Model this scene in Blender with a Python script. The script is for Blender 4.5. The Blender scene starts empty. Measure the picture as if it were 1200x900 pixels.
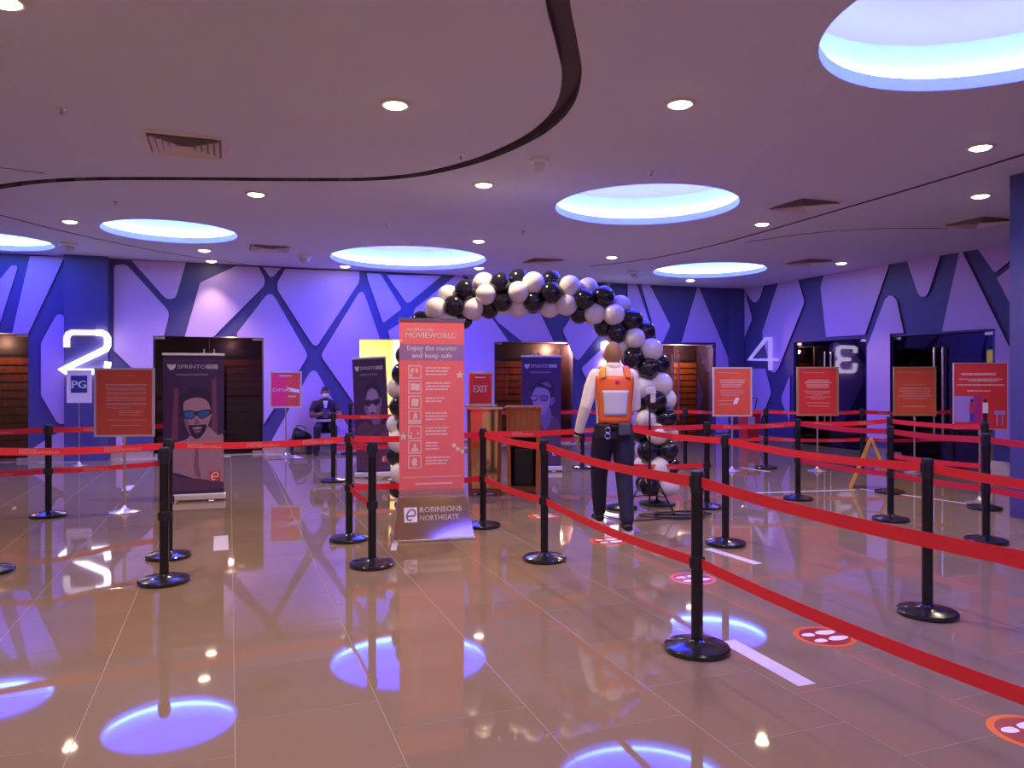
import bpy, bmesh, math, random
from mathutils import Vector, Matrix
from mathutils.geometry import tessellate_polygon

random.seed(7)
SC = bpy.context.scene
COL = SC.collection

# ------------------------------------------------------------------ camera
F, CH, HY = 885.0, 1.45, 441.0           # focal length in px, eye height, horizon row
CZ = 3.52                                # ceiling height
cam = bpy.data.cameras.new('camera')
cam.sensor_width = 36.0
cam.lens = 36.0 * F / 1200.0
cam.shift_y = -9.0 / 1200.0
cam.clip_start = 0.05
cam.clip_end = 200
camo = bpy.data.objects.new('camera', cam)
camo.location = (0, 0, CH)
camo.rotation_euler = (math.pi / 2, 0, 0)
COL.objects.link(camo)
SC.camera = camo

# ------------------------------------------------------------------ world, exposure, light levels
wd = bpy.data.worlds.new('world')
SC.world = wd
wd.use_nodes = True
wd.node_tree.nodes['Background'].inputs[0].default_value = (0.35, 0.3, 0.45, 1)
wd.node_tree.nodes['Background'].inputs[1].default_value = 0.02
SC.view_settings.view_transform = 'Standard'
SC.view_settings.look = 'None'
SC.view_settings.gamma = 1.0
SC.view_settings.exposure = 0.30
SC.view_settings.use_curve_mapping = False
SC.cycles.caustics_reflective = False
SC.cycles.caustics_refractive = False
SC.cycles.sample_clamp_indirect = 6.0
SC.cycles.max_bounces = 8
SC.cycles.diffuse_bounces = 4
SC.cycles.transparent_max_bounces = 12

SPOT_W = 118.0          # each warm downlight
COVE_W = 1.12            # blue cove LED strips and the glow added to the cove tops
WARM = (1.0, 0.77, 0.52)
COVE_COL = (0.26, 0.20, 1.0)

# ------------------------------------------------------------------ frame helpers
TH = math.radians(20.5)
U = Vector((math.cos(TH), math.sin(TH), 0))      # along the back wall, to the right
W = Vector((math.sin(TH), -math.cos(TH), 0))     # from the back wall into the room
P0 = Vector((-8.61, 12.70, 0))                   # on the back wall
TC = 15.04                                       # corner position on the back wall
CORNER = P0 + U * TC
Zv = Vector((0, 0, 1))

def bw(t, d=0.0, z=0.0):       # back wall point: t along, d out into the room
    return P0 + U * t + W * d + Zv * z
def rw(t, d=0.0, z=0.0):       # right wall point: t from the corner, d out into the room
    return CORNER + W * t - U * d + Zv * z
def ray(px, py):
    return Vector(((px - 600) / F, 1.0, -(py - HY) / F))
def on_plane(px, py, o, n):
    r = ray(px, py); c = Vector((0, 0, CH))
    return c + r * ((o - c).dot(n) / r.dot(n))
def on_back(px, py, d=0.0):
    p = on_plane(px, py, bw(0, d), W); q = p - P0
    return q.dot(U), p.z
def on_right(px, py, d=0.0):
    p = on_plane(px, py, rw(0, d), U); q = p - CORNER
    return q.dot(W), p.z
def ceil_pt(px, py):
    y = F * (CZ - CH) / (HY - py)
    return Vector(((px - 600) / F * y, y, CZ))
def floor_pt(px, py):
    y = F * CH / (py - HY)
    return Vector(((px - 600) / F * y, y, 0))

# ------------------------------------------------------------------ materials
MATS = {}
def mat(name, col, rough=0.5, metal=0.0, var=0.06, scale=6.0, bump=0.0, bscale=60.0, emit=None, es=0.0, spec=0.5, coat=0.0, tint_random=0.0):
    if name in MATS: return MATS[name]
    m = bpy.data.materials.new(name); m.use_nodes = True
    nt = m.node_tree; N = nt.nodes; L = nt.links
    b = N['Principled BSDF']
    b.inputs['Roughness'].default_value = rough
    b.inputs['Metallic'].default_value = metal
    b.inputs['Specular IOR Level'].default_value = spec
    b.inputs['Coat Weight'].default_value = coat
    tc = N.new('ShaderNodeTexCoord')
    no = N.new('ShaderNodeTexNoise'); no.inputs['Scale'].default_value = scale; no.inputs['Detail'].default_value = 4
    L.new(tc.outputs['Object'], no.inputs['Vector'])
    mp = N.new('ShaderNodeMapRange')
    mp.inputs['To Min'].default_value = 1 - var; mp.inputs['To Max'].default_value = 1 + var
    L.new(no.outputs['Fac'], mp.inputs['Value'])
    hs = N.new('ShaderNodeHueSaturation'); hs.inputs['Color'].default_value = (*col, 1)
    if tint_random:
        oi = N.new('ShaderNodeObjectInfo')
        m2 = N.new('ShaderNodeMapRange'); m2.inputs['To Min'].default_value = 1 - tint_random; m2.inputs['To Max'].default_value = 1 + tint_random
        L.new(oi.outputs['Random'], m2.inputs['Value'])
        mu = N.new('ShaderNodeMath'); mu.operation = 'MULTIPLY'
        L.new(mp.outputs[0], mu.inputs[0]); L.new(m2.outputs[0], mu.inputs[1]); L.new(mu.outputs[0], hs.inputs['Value'])
    else:
        L.new(mp.outputs[0], hs.inputs['Value'])
    L.new(hs.outputs[0], b.inputs['Base Color'])
    if bump:
        n2 = N.new('ShaderNodeTexNoise'); n2.inputs['Scale'].default_value = bscale
        L.new(tc.outputs['Object'], n2.inputs['Vector'])
        bp = N.new('ShaderNodeBump'); bp.inputs['Strength'].default_value = bump; bp.inputs['Distance'].default_value = 0.01
        L.new(n2.outputs['Fac'], bp.inputs['Height']); L.new(bp.outputs[0], b.inputs['Normal'])
    if emit:
        b.inputs['Emission Color'].default_value = (*emit, 1)
        b.inputs['Emission Strength'].default_value = es
    MATS[name] = m
    return m

def glass_mat(name, tint, gloss=0.25, ior=1.5):
    m = bpy.data.materials.new(name); m.use_nodes = True
    nt = m.node_tree; N = nt.nodes; L = nt.links; N.clear()
    out = N.new('ShaderNodeOutputMaterial'); mix = N.new('ShaderNodeMixShader')
    tr = N.new('ShaderNodeBsdfTransparent'); gl = N.new('ShaderNodeBsdfGlossy'); fr = N.new('ShaderNodeFresnel')
    tc = N.new('ShaderNodeTexCoord'); no = N.new('ShaderNodeTexNoise'); no.inputs['Scale'].default_value = 1.5
    mp = N.new('ShaderNodeMapRange'); mp.inputs['To Min'].default_value = 0.01; mp.inputs['To Max'].default_value = 0.025
    L.new(tc.outputs['Object'], no.inputs['Vector']); L.new(no.outputs['Fac'], mp.inputs['Value']); L.new(mp.outputs[0], gl.inputs['Roughness'])
    tr.inputs['Color'].default_value = (*tint, 1); fr.inputs['IOR'].default_value = ior
    ad = N.new('ShaderNodeMath'); ad.operation = 'ADD'; ad.use_clamp = True; ad.inputs[1].default_value = gloss
    L.new(fr.outputs[0], ad.inputs[0]); L.new(ad.outputs[0], mix.inputs[0])
    L.new(tr.outputs[0], mix.inputs[1]); L.new(gl.outputs[0], mix.inputs[2]); L.new(mix.outputs[0], out.inputs[0])
    return m

def wood_mat(name, c1, c2, rough=0.3):
    m = bpy.data.materials.new(name); m.use_nodes = True
    nt = m.node_tree; N = nt.nodes; L = nt.links; b = N['Principled BSDF']
    tc = N.new('ShaderNodeTexCoord'); mp = N.new('ShaderNodeMapping'); mp.inputs['Scale'].default_value = (14, 14, 1.2)
    no = N.new('ShaderNodeTexNoise'); no.inputs['Scale'].default_value = 3; no.inputs['Detail'].default_value = 6; no.inputs['Distortion'].default_value = 0.6
    cr = N.new('ShaderNodeValToRGB'); cr.color_ramp.elements[0].position = 0.35; cr.color_ramp.elements[1].position = 0.65
    cr.color_ramp.elements[0].color = (*c1, 1); cr.color_ramp.elements[1].color = (*c2, 1)
    L.new(tc.outputs['Object'], mp.inputs[0]); L.new(mp.outputs[0], no.inputs['Vector']); L.new(no.outputs['Fac'], cr.inputs[0]); L.new(cr.outputs[0], b.inputs['Base Color'])
    b.inputs['Roughness'].default_value = rough
    return m

def emis(name, col, s):
    m = bpy.data.materials.new(name); m.use_nodes = True
    nt = m.node_tree; N = nt.nodes; L = nt.links; N.clear()
    out = N.new('ShaderNodeOutputMaterial'); e = N.new('ShaderNodeEmission')
    e.inputs[0].default_value = (*col, 1); e.inputs[1].default_value = s
    L.new(e.outputs[0], out.inputs[0])
    return m

M_FLOOR = mat('polished_taupe_tile', (0.288, 0.203, 0.118), 0.036, var=0.08, scale=1.6, tint_random=0.04, spec=0.42)
M_GROUT = mat('pale_grout', (0.46, 0.36, 0.32), 0.6)
M_CEIL = mat('ceiling_paint', (0.72, 0.755, 0.87), 0.75, var=0.02, scale=0.5)
M_DARKGAP = mat('shadow_gap', (0.16, 0.12, 0.15), 0.7)
M_BLUE = mat('dark_blue_wall_paint', (0.088, 0.078, 0.23), 0.55, var=0.05, scale=1.0)
M_LAV = mat('lavender_wall_paint', (0.64, 0.435, 0.80), 0.55, var=0.03, scale=0.8)
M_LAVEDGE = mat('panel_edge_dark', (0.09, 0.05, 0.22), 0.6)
M_WARMWALL = mat('warm_lobby_wall', (0.72, 0.60, 0.48), 0.6)
M_STEEL = mat('brushed_steel', (0.78, 0.68, 0.58), 0.25, 0.8)
M_CHROME = mat('chrome', (0.82, 0.80, 0.80), 0.10, 1.0)
M_BRASS = mat('polished_brass', (0.95, 0.66, 0.34), 0.07, 1.0)
M_GOLDFR = mat('gold_frame', (0.88, 0.58, 0.26), 0.32, 0.7)
M_SILVER = mat('silver_frame', (0.92, 0.86, 0.80), 0.34, 0.65)
M_BLACK = mat('gloss_black', (0.012, 0.011, 0.013), 0.22)
M_BLACKM = mat('matte_black', (0.018, 0.016, 0.02), 0.55)
M_BLACKB = mat('black_base', (0.016, 0.014, 0.017), 0.18, coat=0.3)
M_BELT = mat('red_belt', (0.90, 0.028, 0.040), 0.5, bump=0.15, bscale=300)
M_WHITE = mat('white_paint', (0.80, 0.78, 0.76), 0.5)
M_WHITEP = mat('white_plastic', (0.82, 0.80, 0.78), 0.3)
M_PRINTW = mat('white_print', (0.95, 0.93, 0.92), 0.5)
M_BELTTXT = mat('belt_print', (0.80, 0.45, 0.42), 0.5)
M_TAPE = mat('white_floor_tape', (0.74, 0.68, 0.66), 0.4)
M_RED = mat('poster_red', (0.80, 0.055, 0.05), 0.30)
M_REDO = mat('poster_orange_red', (0.86, 0.13, 0.06), 0.30)
M_PINK = mat('poster_pink', (0.88, 0.05, 0.20), 0.30)
M_TXTP = mat('poster_text', (0.86, 0.50, 0.42), 0.5)
M_SLAT = wood_mat('slat_wood', (0.22, 0.062, 0.022), (0.42, 0.13, 0.04))
M_WOOD = wood_mat('lectern_wood', (0.42, 0.135, 0.04), (0.56, 0.20, 0.065))
M_WOODD = wood_mat('lectern_wood_dark', (0.17, 0.05, 0.018), (0.24, 0.075, 0.025))
M_GLASS = glass_mat('dark_door_glass', (0.62, 0.55, 0.62), 0.03)
M_GLASSB = glass_mat('smoky_door_glass', (0.34, 0.28, 0.44), 0.02, 1.42)
M_ACRYL = glass_mat('clear_acrylic', (0.95, 0.95, 0.95), 0.0)

# ------------------------------------------------------------------ mesh helpers
def link(name, me, parent=None, loc=None):
    o = bpy.data.objects.new(name, me)
    COL.objects.link(o)
    if parent: o.parent = parent
    if loc is not None: o.location = loc
    return o
def mesh_from(bm, mats, name='m', smooth=False):
    me = bpy.data.meshes.new(name)
    bmesh.ops.recalc_face_normals(bm, faces=bm.faces)
    bm.to_mesh(me); bm.free()
    for m in (mats if isinstance(mats, (list, tuple)) else [mats]): me.materials.append(m)
    if smooth:
        for p in me.polygons: p.use_smooth = True
    return me
def smooth_angle(me, ang=40):
    for p in me.polygons: p.use_smooth = True
    try: me.set_sharp_from_angle(angle=math.radians(ang))
    except Exception: pass
    return me
def obj(name, bm, m, parent=None, loc=None, smooth=False, ang=None):
    me = mesh_from(bm, m, name, smooth)
    if ang: smooth_angle(me, ang)
    return link(name, me, parent, loc)
def empty(name, loc=(0, 0, 0), rz=0.0):
    o = bpy.data.objects.new(name, None); COL.objects.link(o)
    o.location = loc; o.rotation_euler = (0, 0, rz); o.empty_display_size = 0.1
    return o
def tag(o, label=None, cat=None, group=None, kind=None):
    if label: o['label'] = label
    if cat: o['category'] = cat
    if group: o['group'] = group
    if kind: o['kind'] = kind
    return o
def box(bm, x0, x1, y0, y1, z0, z1, mi=0, bev=0.0):
    vs = [bm.verts.new((x, y, z)) for z in (z0, z1) for y in (y0, y1) for x in (x0, x1)]
    fs = []
    for idx in ((0, 2, 3, 1), (4, 5, 7, 6), (0, 1, 5, 4), (2, 6, 7, 3), (1, 3, 7, 5), (0, 4, 6, 2)):
        f = bm.faces.new([vs[i] for i in idx]); f.material_index = mi; fs.append(f)
    if bev:
        es = {e for f in fs for e in f.edges}
        bmesh.ops.bevel(bm, geom=list(es), offset=bev, segments=2, affect='EDGES', profile=0.5)
    return vs
def hexa(bm, pts, mi=0):        # eight corners: bottom four, top four (same order)
    v = [bm.verts.new(p) for p in pts]
    for idx in ((3, 2, 1, 0), (4, 5, 6, 7), (0, 1, 5, 4), (1, 2, 6, 5), (2, 3, 7, 6), (3, 0, 4, 7)):
        f = bm.faces.new([v[i] for i in idx]); f.material_index = mi
def lathe(bm, prof, n=24, cx=0, cy=0, cz=0, mi=0):
    rings = []
    for r, z in prof:
        if r < 1e-6: rings.append([bm.verts.new((cx, cy, cz + z))])
        else: rings.append([bm.verts.new((cx + r * math.cos(2 * math.pi * k / n), cy + r * math.sin(2 * math.pi * k / n), cz + z)) for k in range(n)])
    for a, b in zip(rings[:-1], rings[1:]):
        for k in range(n):
            k2 = (k + 1) % n
            if len(a) == 1 and len(b) == 1: continue
            if len(a) == 1: f = bm.faces.new((a[0], b[k], b[k2]))
            elif len(b) == 1: f = bm.faces.new((a[k], b[0], a[k2]))
            else: f = bm.faces.new((a[k], b[k], b[k2], a[k2]))
            f.material_index = mi
def frames(pts, up=Vector((0, 0, 1))):
    out = []
    n = len(pts)
    for i in range(n):
        t = (pts[min(i + 1, n - 1)] - pts[max(i - 1, 0)]).normalized()
        if i == 0:
            a = up if abs(t.dot(up)) < 0.95 else Vector((1, 0, 0))
            x = t.cross(a).normalized()
        else:
            x = out[-1][0] - t * out[-1][0].dot(t); x.normalize()
        out.append((x, t.cross(x).normalized()))
    return out
def tube(bm, pts, rad, n=8, mi=0, up=Vector((0, 0, 1)), squash=1.0, caps=True):
    pts = [Vector(p) for p in pts]
    if not isinstance(rad, (list, tuple)): rad = [rad] * len(pts)
    fr = frames(pts, up); rings = []
    for p, r, (x, y) in zip(pts, rad, fr):
        rings.append([bm.verts.new(p + x * (r * math.cos(2 * math.pi * k / n)) + y * (r * squash * math.sin(2 * math.pi * k / n))) for k in range(n)])
    for a, b in zip(rings[:-1], rings[1:]):
        for k in range(n):
            f = bm.faces.new((a[k], a[(k + 1) % n], b[(k + 1) % n], b[k])); f.material_index = mi
    if caps:
        f = bm.faces.new(rings[0][::-1]); f.material_index = mi
        f = bm.faces.new(rings[-1]); f.material_index = mi
def cyl(bm, p, q, r, n=12, mi=0, r2=None):
    tube(bm, [p, q], [r, r if r2 is None else r2], n, mi)
def ellipsoid(bm, c, rx, ry, rz, nu=16, nv=10, mi=0):
    rows = []
    for j in range(nv + 1):
        a = math.pi * j / nv
        if j in (0, nv): rows.append([bm.verts.new((c[0], c[1], c[2] + rz * math.cos(a)))])
        else: rows.append([bm.verts.new((c[0] + rx * math.sin(a) * math.cos(2 * math.pi * k / nu), c[1] + ry * math.sin(a) * math.sin(2 * math.pi * k / nu), c[2] + rz * math.cos(a))) for k in range(nu)])
    for a, b in zip(rows[:-1], rows[1:]):
        for k in range(nu):
            k2 = (k + 1) % nu
            if len(a) == 1: f = bm.faces.new((a[0], b[k], b[k2]))
            elif len(b) == 1: f = bm.faces.new((a[k], b[0], a[k2]))
            else: f = bm.faces.new((a[k], b[k], b[k2], a[k2]))
            f.material_index = mi
def poly_prism(bm, pts2, fn, d0, d1, mi_face=0, mi_side=0):
    """polygon of 2-D points, fn(a, b, d) -> 3-D; front at d1, back at d0"""
    A = [bm.verts.new(fn(a, b, d0)) for a, b in pts2]
    B = [bm.verts.new(fn(a, b, d1)) for a, b in pts2]
    n = len(pts2)
    f = bm.faces.new(B); f.material_index = mi_face
    f = bm.faces.new(A[::-1]); f.material_index = mi_side
    for k in range(n):
        f = bm.faces.new((A[k], A[(k + 1) % n], B[(k + 1) % n], B[k])); f.material_index = mi_side
def catmull(pts, sub=6):
    pts = [Vector(p) for p in pts]
    P = [pts[0] * 2 - pts[1]] + pts + [pts[-1] * 2 - pts[-2]]
    out = []
    for i in range(1, len(P) - 2):
        for s in range(sub):
            t = s / sub
            a, b, c, d = P[i - 1], P[i], P[i + 1], P[i + 2]
            out.append(0.5 * ((2 * b) + (c - a) * t + (2 * a - 5 * b + 4 * c - d) * t * t + (3 * b - a - 3 * c + d) * t ** 3))
    out.append(pts[-1].copy())
    return out
def copy_tree(o, parent=None):
    c = o.copy(); COL.objects.link(c)
    if parent: c.parent = parent
    for ch in [x for x in bpy.data.objects if x.parent == o]: copy_tree(ch, c)
    return c

TXT = {}
def text_verts(body, bold=0.0):
    """font outline as a flat mesh: (verts2d, faces, width, height) with size 1"""
    key = (body, bold)
    if key in TXT: return TXT[key]
    cu = bpy.data.curves.new('t', 'FONT'); cu.body = body; cu.size = 1.0; cu.resolution_u = 2
    cu.offset = bold; cu.dimensions = '2D'; cu.fill_mode = 'FRONT'
    o = bpy.data.objects.new('t', cu); COL.objects.link(o)
    dg = bpy.context.evaluated_depsgraph_get()
    me = bpy.data.meshes.new_from_object(o.evaluated_get(dg))
    vs = [(v.co.x, v.co.y) for v in me.vertices]; fs = [tuple(p.vertices) for p in me.polygons]
    bpy.data.objects.remove(o); bpy.data.curves.remove(cu); bpy.data.meshes.remove(me)
    x0 = min(v[0] for v in vs); x1 = max(v[0] for v in vs); y0 = min(v[1] for v in vs); y1 = max(v[1] for v in vs)
    vs = [(v[0] - x0, v[1] - y0) for v in vs]
    TXT[key] = (vs, fs, x1 - x0, y1 - y0)
    return TXT[key]
def add_text(bm, body, x0, x1, z0, h, fn, mi=0, bold=0.0, center=False):
    """lettering filling x0..x1 with cap height h, lower edge z0; fn(x, z) -> 3-D"""
    vs, fs, w, hh = text_verts(body)
    sx = (x1 - x0) / w; sz = h / hh
    for k in ((-1, 0, 1) if bold else (0,)):
        V = [bm.verts.new(fn(x0 + a * sx + k * bold * sz * 1.1, z0 + b * sz)) for a, b in vs]
        for f in fs:
            try:
                q = bm.faces.new([V[i] for i in f]); q.material_index = mi
            except ValueError: pass

# ------------------------------------------------------------------ floor
RU = (-22.0, 0.0); RW = (0.0, 21.0)            # the room in wall coordinates from the corner
def room(a, b, z=0.0): return CORNER + U * a + W * b + Zv * z
bm = bmesh.new()
q = [room(RU[0] - .3, -3.5), room(3.0, -3.5), room(3.0, RW[1] + .3), room(RU[0] - .3, RW[1] + .3)]
poly_prism(bm, [(p.x, p.y) for p in q], lambda a, b, d: (a, b, d), -0.15, -0.0008)
floor = tag(obj('floor', bm, M_GROUT), 'polished taupe tiled lobby floor with reflections of the lights', kind='structure')
TS = 0.60
def tile_mesh(name, s=0.597):
    bm = bmesh.new(); h = s / 2
    top = [bm.verts.new((x * (h - .0005), y * (h - .0005), 0)) for x, y in ((-1, -1), (1, -1), (1, 1), (-1, 1))]
    lo = [bm.verts.new((x * h, y * h, -0.0005)) for x, y in ((-1, -1), (1, -1), (1, 1), (-1, 1))]
    bt = [bm.verts.new((x * h, y * h, -0.009)) for x, y in ((-1, -1), (1, -1), (1, 1), (-1, 1))]
    bm.faces.new(top)
    for k in range(4):
        bm.faces.new((lo[k], lo[(k + 1) % 4], top[(k + 1) % 4], top[k])); bm.faces.new((bt[k], bt[(k + 1) % 4], lo[(k + 1) % 4], lo[k]))
    return mesh_from(bm, M_FLOOR, name)
tm = tile_mesh('tile')
allt = []
pc = CORNER.dot(U), CORNER.dot(-W)
for i in range(-42, 42):
    s = 0.02 + TS * i + TS / 2
    for j in range(-12, 40):
        p = 3.08 + TS * j + TS / 2 + (0.3 if i % 2 == 0 else 0.0)
        c = U * s - W * p
        rel = c - CORNER; a, b = rel.dot(U), rel.dot(W)
        if not (RU[0] < a < -0.3 and 0.30 < b < RW[1]): continue
        vis = c.y > 1.9 and abs(c.x) < c.y * 0.678 + 0.45
        allt.append((0 if vis else 1, c.length, c))
allt.sort(key=lambda q: (q[0], q[1]))
for k, (v, d, c) in enumerate(allt[:300]):
    o = link('tile', tm, floor, c); o.rotation_euler = (0, 0, TH)
bm = bmesh.new()
R3 = Matrix.Rotation(TH, 3, 'Z')
for v, d, c in allt[300:]:
    h = 0.2985
    f = [bm.verts.new(c + R3 @ Vector((x * h, y * h, 0))) for x, y in ((-1, -1), (1, -1), (1, 1), (-1, 1))]
    g = [bm.verts.new(c + R3 @ Vector((x * h, y * h, -0.009))) for x, y in ((-1, -1), (1, -1), (1, 1), (-1, 1))]
    bm.faces.new(f)
    for k in range(4): bm.faces.new((g[k], g[(k + 1) % 4], f[(k + 1) % 4], f[k]))
tag(obj('floor_tiling', bm, M_FLOOR, floor), kind='stuff')

# ------------------------------------------------------------------ ceiling with round coves and curved shadow gaps
COVES = [  # x, y, r, label
    (1.63, 9.21, 1.10, 'round blue cove light in the ceiling above the balloon arch, nearer of the two there'),
    (2.95, 4.40, 1.08, 'largest round blue cove light cut by the top right corner'),
    (-1.82, 13.35, 1.36, 'round blue cove light near the back wall above the red roll-up banner'),
    (-4.90, 10.85, 0.90, 'round blue cove light left of centre above the glass doors by the number 2'),
    (-8.05, 11.60, 0.88, 'round blue cove light cut by the left edge'),
    (3.86, 14.80, 1.08, 'farthest small round blue cove light above the wooden doors at right'),
    (-3.2, -1.6, 1.1, 'round blue cove light behind the viewer at left'),
    (3.6, -1.2, 1.1, 'round blue cove light behind the viewer at right'),
    (-9.0, 5.0, 1.1, 'round blue cove light far to the left of the viewer'),
]
def gap_loop(pts, w):
    pts = [Vector((p.x, p.y, 0)) for p in pts]
    sm = catmull(pts, 5); L, R = [], []
    for i, p in enumerate(sm):
        t = (sm[min(i + 1, len(sm) - 1)] - sm[max(i - 1, 0)]).normalized(); n = Vector((-t.y, t.x, 0))
        L.append(p + n * w / 2); R.append(p - n * w / 2)
    return L + R[::-1]
GAPS = [
    gap_loop([Vector((-0.6, -1.5, 0)), Vector((-0.15, 0.8, 0)), Vector((0.10, 2.6, 0)), ceil_pt(646, -60)] + [ceil_pt(*p) for p in ((655, 10), (664, 50), (670, 88), (662, 122), (640, 148), (608, 168), (560, 188), (500, 203), (440, 209.5), (360, 210.5), (260, 209.8), (170, 209.3), (95, 210), (40, 213.5), (0, 219), (-80, 233))], 0.135),
    gap_loop([ceil_pt(*p) for p in ((52, 203), (0, 196.5), (-80, 188))], 0.03),
    gap_loop([ceil_pt(*p) for p in ((-60, 236), (0, 252), (70, 270), (143, 286), (215, 299.5), (290, 310))], 0.05),
    gap_loop([ceil_pt(*p) for p in ((690, 312.5), (760, 303.5), (830, 289), (900, 270), (1000, 241), (1100, 211.5), (1200, 181), (1330, 140))], 0.06),
    gap_loop([ceil_pt(*p) for p in ((872, 284), (940, 274.5), (1000, 269.5), (1060, 267.5), (1110, 268))], 0.045),
]
cu = bpy.data.curves.new('ceil', 'CURVE'); cu.dimensions = '2D'; cu.fill_mode = 'BOTH'; cu.extrude = 0.02
def add_spline(pts):
    sp = cu.splines.new('POLY'); sp.points.add(len(pts) - 1); sp.use_cyclic_u = True
    for s, p in zip(sp.points, pts): s.co = (p[0], p[1], 0, 1)
add_spline([(p.x, p.y) for p in (room(RU[0], 0), room(0, 0), room(0, RW[1]), room(RU[0], RW[1]))])
for x, y, r, _ in COVES: add_spline([(x + r * math.cos(2 * math.pi * k / 72), y + r * math.sin(2 * math.pi * k / 72)) for k in range(72)])
for g in GAPS: add_spline([(p.x, p.y) for p in g])
tmp = bpy.data.objects.new('ceil', cu); COL.objects.link(tmp)
me = bpy.data.meshes.new_from_object(tmp.evaluated_get(bpy.context.evaluated_depsgraph_get()))
bpy.data.objects.remove(tmp)
me.materials.clear(); me.materials.append(M_CEIL)
ceiling = tag(link('ceiling', me, None, (0, 0, CZ + 0.02)), 'taupe painted lobby ceiling with curved shadow gaps', kind='structure')
bm = bmesh.new()
for g in GAPS:
    n = len(g) // 2
    for k in range(n - 1):
        a, b, c, d = g[k], g[k + 1], g[2 * n - 2 - k], g[2 * n - 1 - k]
        q = [bm.verts.new((p.x, p.y, 0.09)) for p in (a, b, c, d)]
        bm.faces.new(q)
        for p1, p2 in ((a, b), (d, c)):
            bm.faces.new([bm.verts.new(v) for v in ((p1.x, p1.y, -0.019), (p2.x, p2.y, -0.019), (p2.x, p2.y, 0.09), (p1.x, p1.y, 0.09))])
obj('shadow_gap', bm, M_DARKGAP, ceiling)

M_COVEIN = mat('cove_inner_paint', (0.74, 0.72, 0.86), 0.6)
M_LED = emis('blue_led_strip', (0.18, 0.43, 1.0), 22.0 * COVE_W)
M_COVEGLOW = mat('cove_top_added_glow', (0.05, 0.045, 0.1), 0.6, emit=(0.042, 0.036, 1.0), es=8.6 * COVE_W)  # plain recess top given a glow of its own to carry the blue light
for x, y, r, lab in COVES:
    e = tag(empty('cove_light', (x, y, CZ)), lab, 'ceiling light', 'round blue cove lights')
    n = 64
    bm = bmesh.new(); lathe(bm, [(r - .001, -0.001), (r - .001, 0.09), (r + .16, 0.09), (r + .16, 0.40)], n); obj('cove_wall', bm, M_COVEIN, e, smooth=False, ang=40)
    bm = bmesh.new(); lathe(bm, [(r + .16, 0.40), (0, 0.40)], n); obj('cove_top', bm, M_COVEGLOW, e)
    bm = bmesh.new()
    pr = [(r + .07 + .03 * math.cos(2 * math.pi * k / 8), .125 + .03 * math.sin(2 * math.pi * k / 8)) for k in range(9)]
    lathe(bm, pr, n); obj('led_strip', bm, M_LED, e, smooth=True)

# ------------------------------------------------------------------ warm downlights
M_LENS = emis('warm_lamp_lens', (1.0, 0.80, 0.52), 22.0)
M_TRIM = mat('lamp_trim', (0.75, 0.68, 0.6), 0.4)
bm = bmesh.new(); lathe(bm, [(0.088, -0.014), (0.105, -0.016), (0.118, -0.010), (0.122, 0.0)], 28); ME_TRIM = mesh_from(bm, M_TRIM, 'trim_ring', True)
bm = bmesh.new(); lathe(bm, [(0.0, -0.034), (0.035, -0.032), (0.066, -0.025), (0.09, -0.010)], 28); ME_LENS = mesh_from(bm, M_LENS, 'lamp_lens', True)
DL = [((463, 122), 'warm round downlight beside the curved ceiling gap at upper left'),
      ((797, 121), 'warm round downlight at the top right of centre, brightest one'),
      ((567, 216), 'warm round downlight just beyond the curved ceiling gap by the smoke detector'),
      ((300, 227), 'warm round downlight right of the left cove light'),
      ((1149, 172), 'warm round downlight at far right, above its neighbour by the pillar'),
      ((1149, 229), 'warm round downlight at far right beside the blue pillar, lower of the two'),
      ((893, 262), 'warm round downlight below the square vent at right'),
      ((82, 259), 'warm round downlight at far left between two blue cove lights'),
      ((717, 301), 'warm round downlight above the right side of the balloon arch'),
      ((561, 282), 'warm round downlight beside the middle cove light, in front of it'),
      ((240, 296), 'warm round downlight near the back wall at left, nearer of the pair'),
      ((248, 308), 'warm round downlight near the back wall at left, farther of the pair'),
      ((402, 314), 'warm round downlight below the left end of the middle cove light'),
      ((556, 316), 'warm round downlight right behind the top of the balloon arch'),
      ((986, 308), 'warm round downlight near the right wall above the framed red posters'),
      ((809, 328), 'warm round downlight under the far right cove light near the wooden doors'),
      ((4, 0), 'warm round downlight cut by the top left corner')]
DLP = [(ceil_pt(*p) + (W * .28 if p in ((240, 296), (248, 308), (402, 314), (556, 316)) else Vector()), l) for p, l in DL]
for k, (x, y) in enumerate(((-1.5, 2.2), (1.6, 1.6), (-4.8, 1.5), (4.9, 1.2), (-1.2, -2.6), (1.4, -3.0), (-5.5, -2.5), (5.5, -2.2), (-8.5, 8.0), (-7.4, 3.6), (-6.0, -5.6), (-3.0, -4.5), (0.0, -3.6), (-9, -6.6))):
    DLP.append((Vector((x, y, CZ)), ['warm round downlight overhead left of the viewer', 'warm round downlight overhead right of the viewer', 'warm round downlight farther left of the viewer', 'warm round downlight farther right of the viewer', 'warm round downlight behind the viewer at left', 'warm round downlight behind the viewer at right', 'warm round downlight far behind at left', 'warm round downlight far behind at right', 'warm round downlight outside the left edge near the back', 'warm round downlight outside the left edge near the front', 'warm round downlight by the wall behind the viewer, third from the left', 'warm round downlight by the wall behind the viewer, second from the right', 'warm round downlight by the wall behind the viewer, rightmost', 'warm round downlight by the wall behind the viewer, leftmost'][k]))
sd = bpy.data.lights.new('downlight_lamp', 'SPOT'); sd.energy = SPOT_W; sd.color = WARM; sd.spot_size = math.radians(138); sd.spot_blend = 0.75; sd.shadow_soft_size = 0.06
sdw = sd.copy(); sdw.energy = SPOT_W * .22
sdx = sd.copy(); sdx.energy = SPOT_W * .12
sdp = sd.copy(); sdp.energy = SPOT_W * .5
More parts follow.
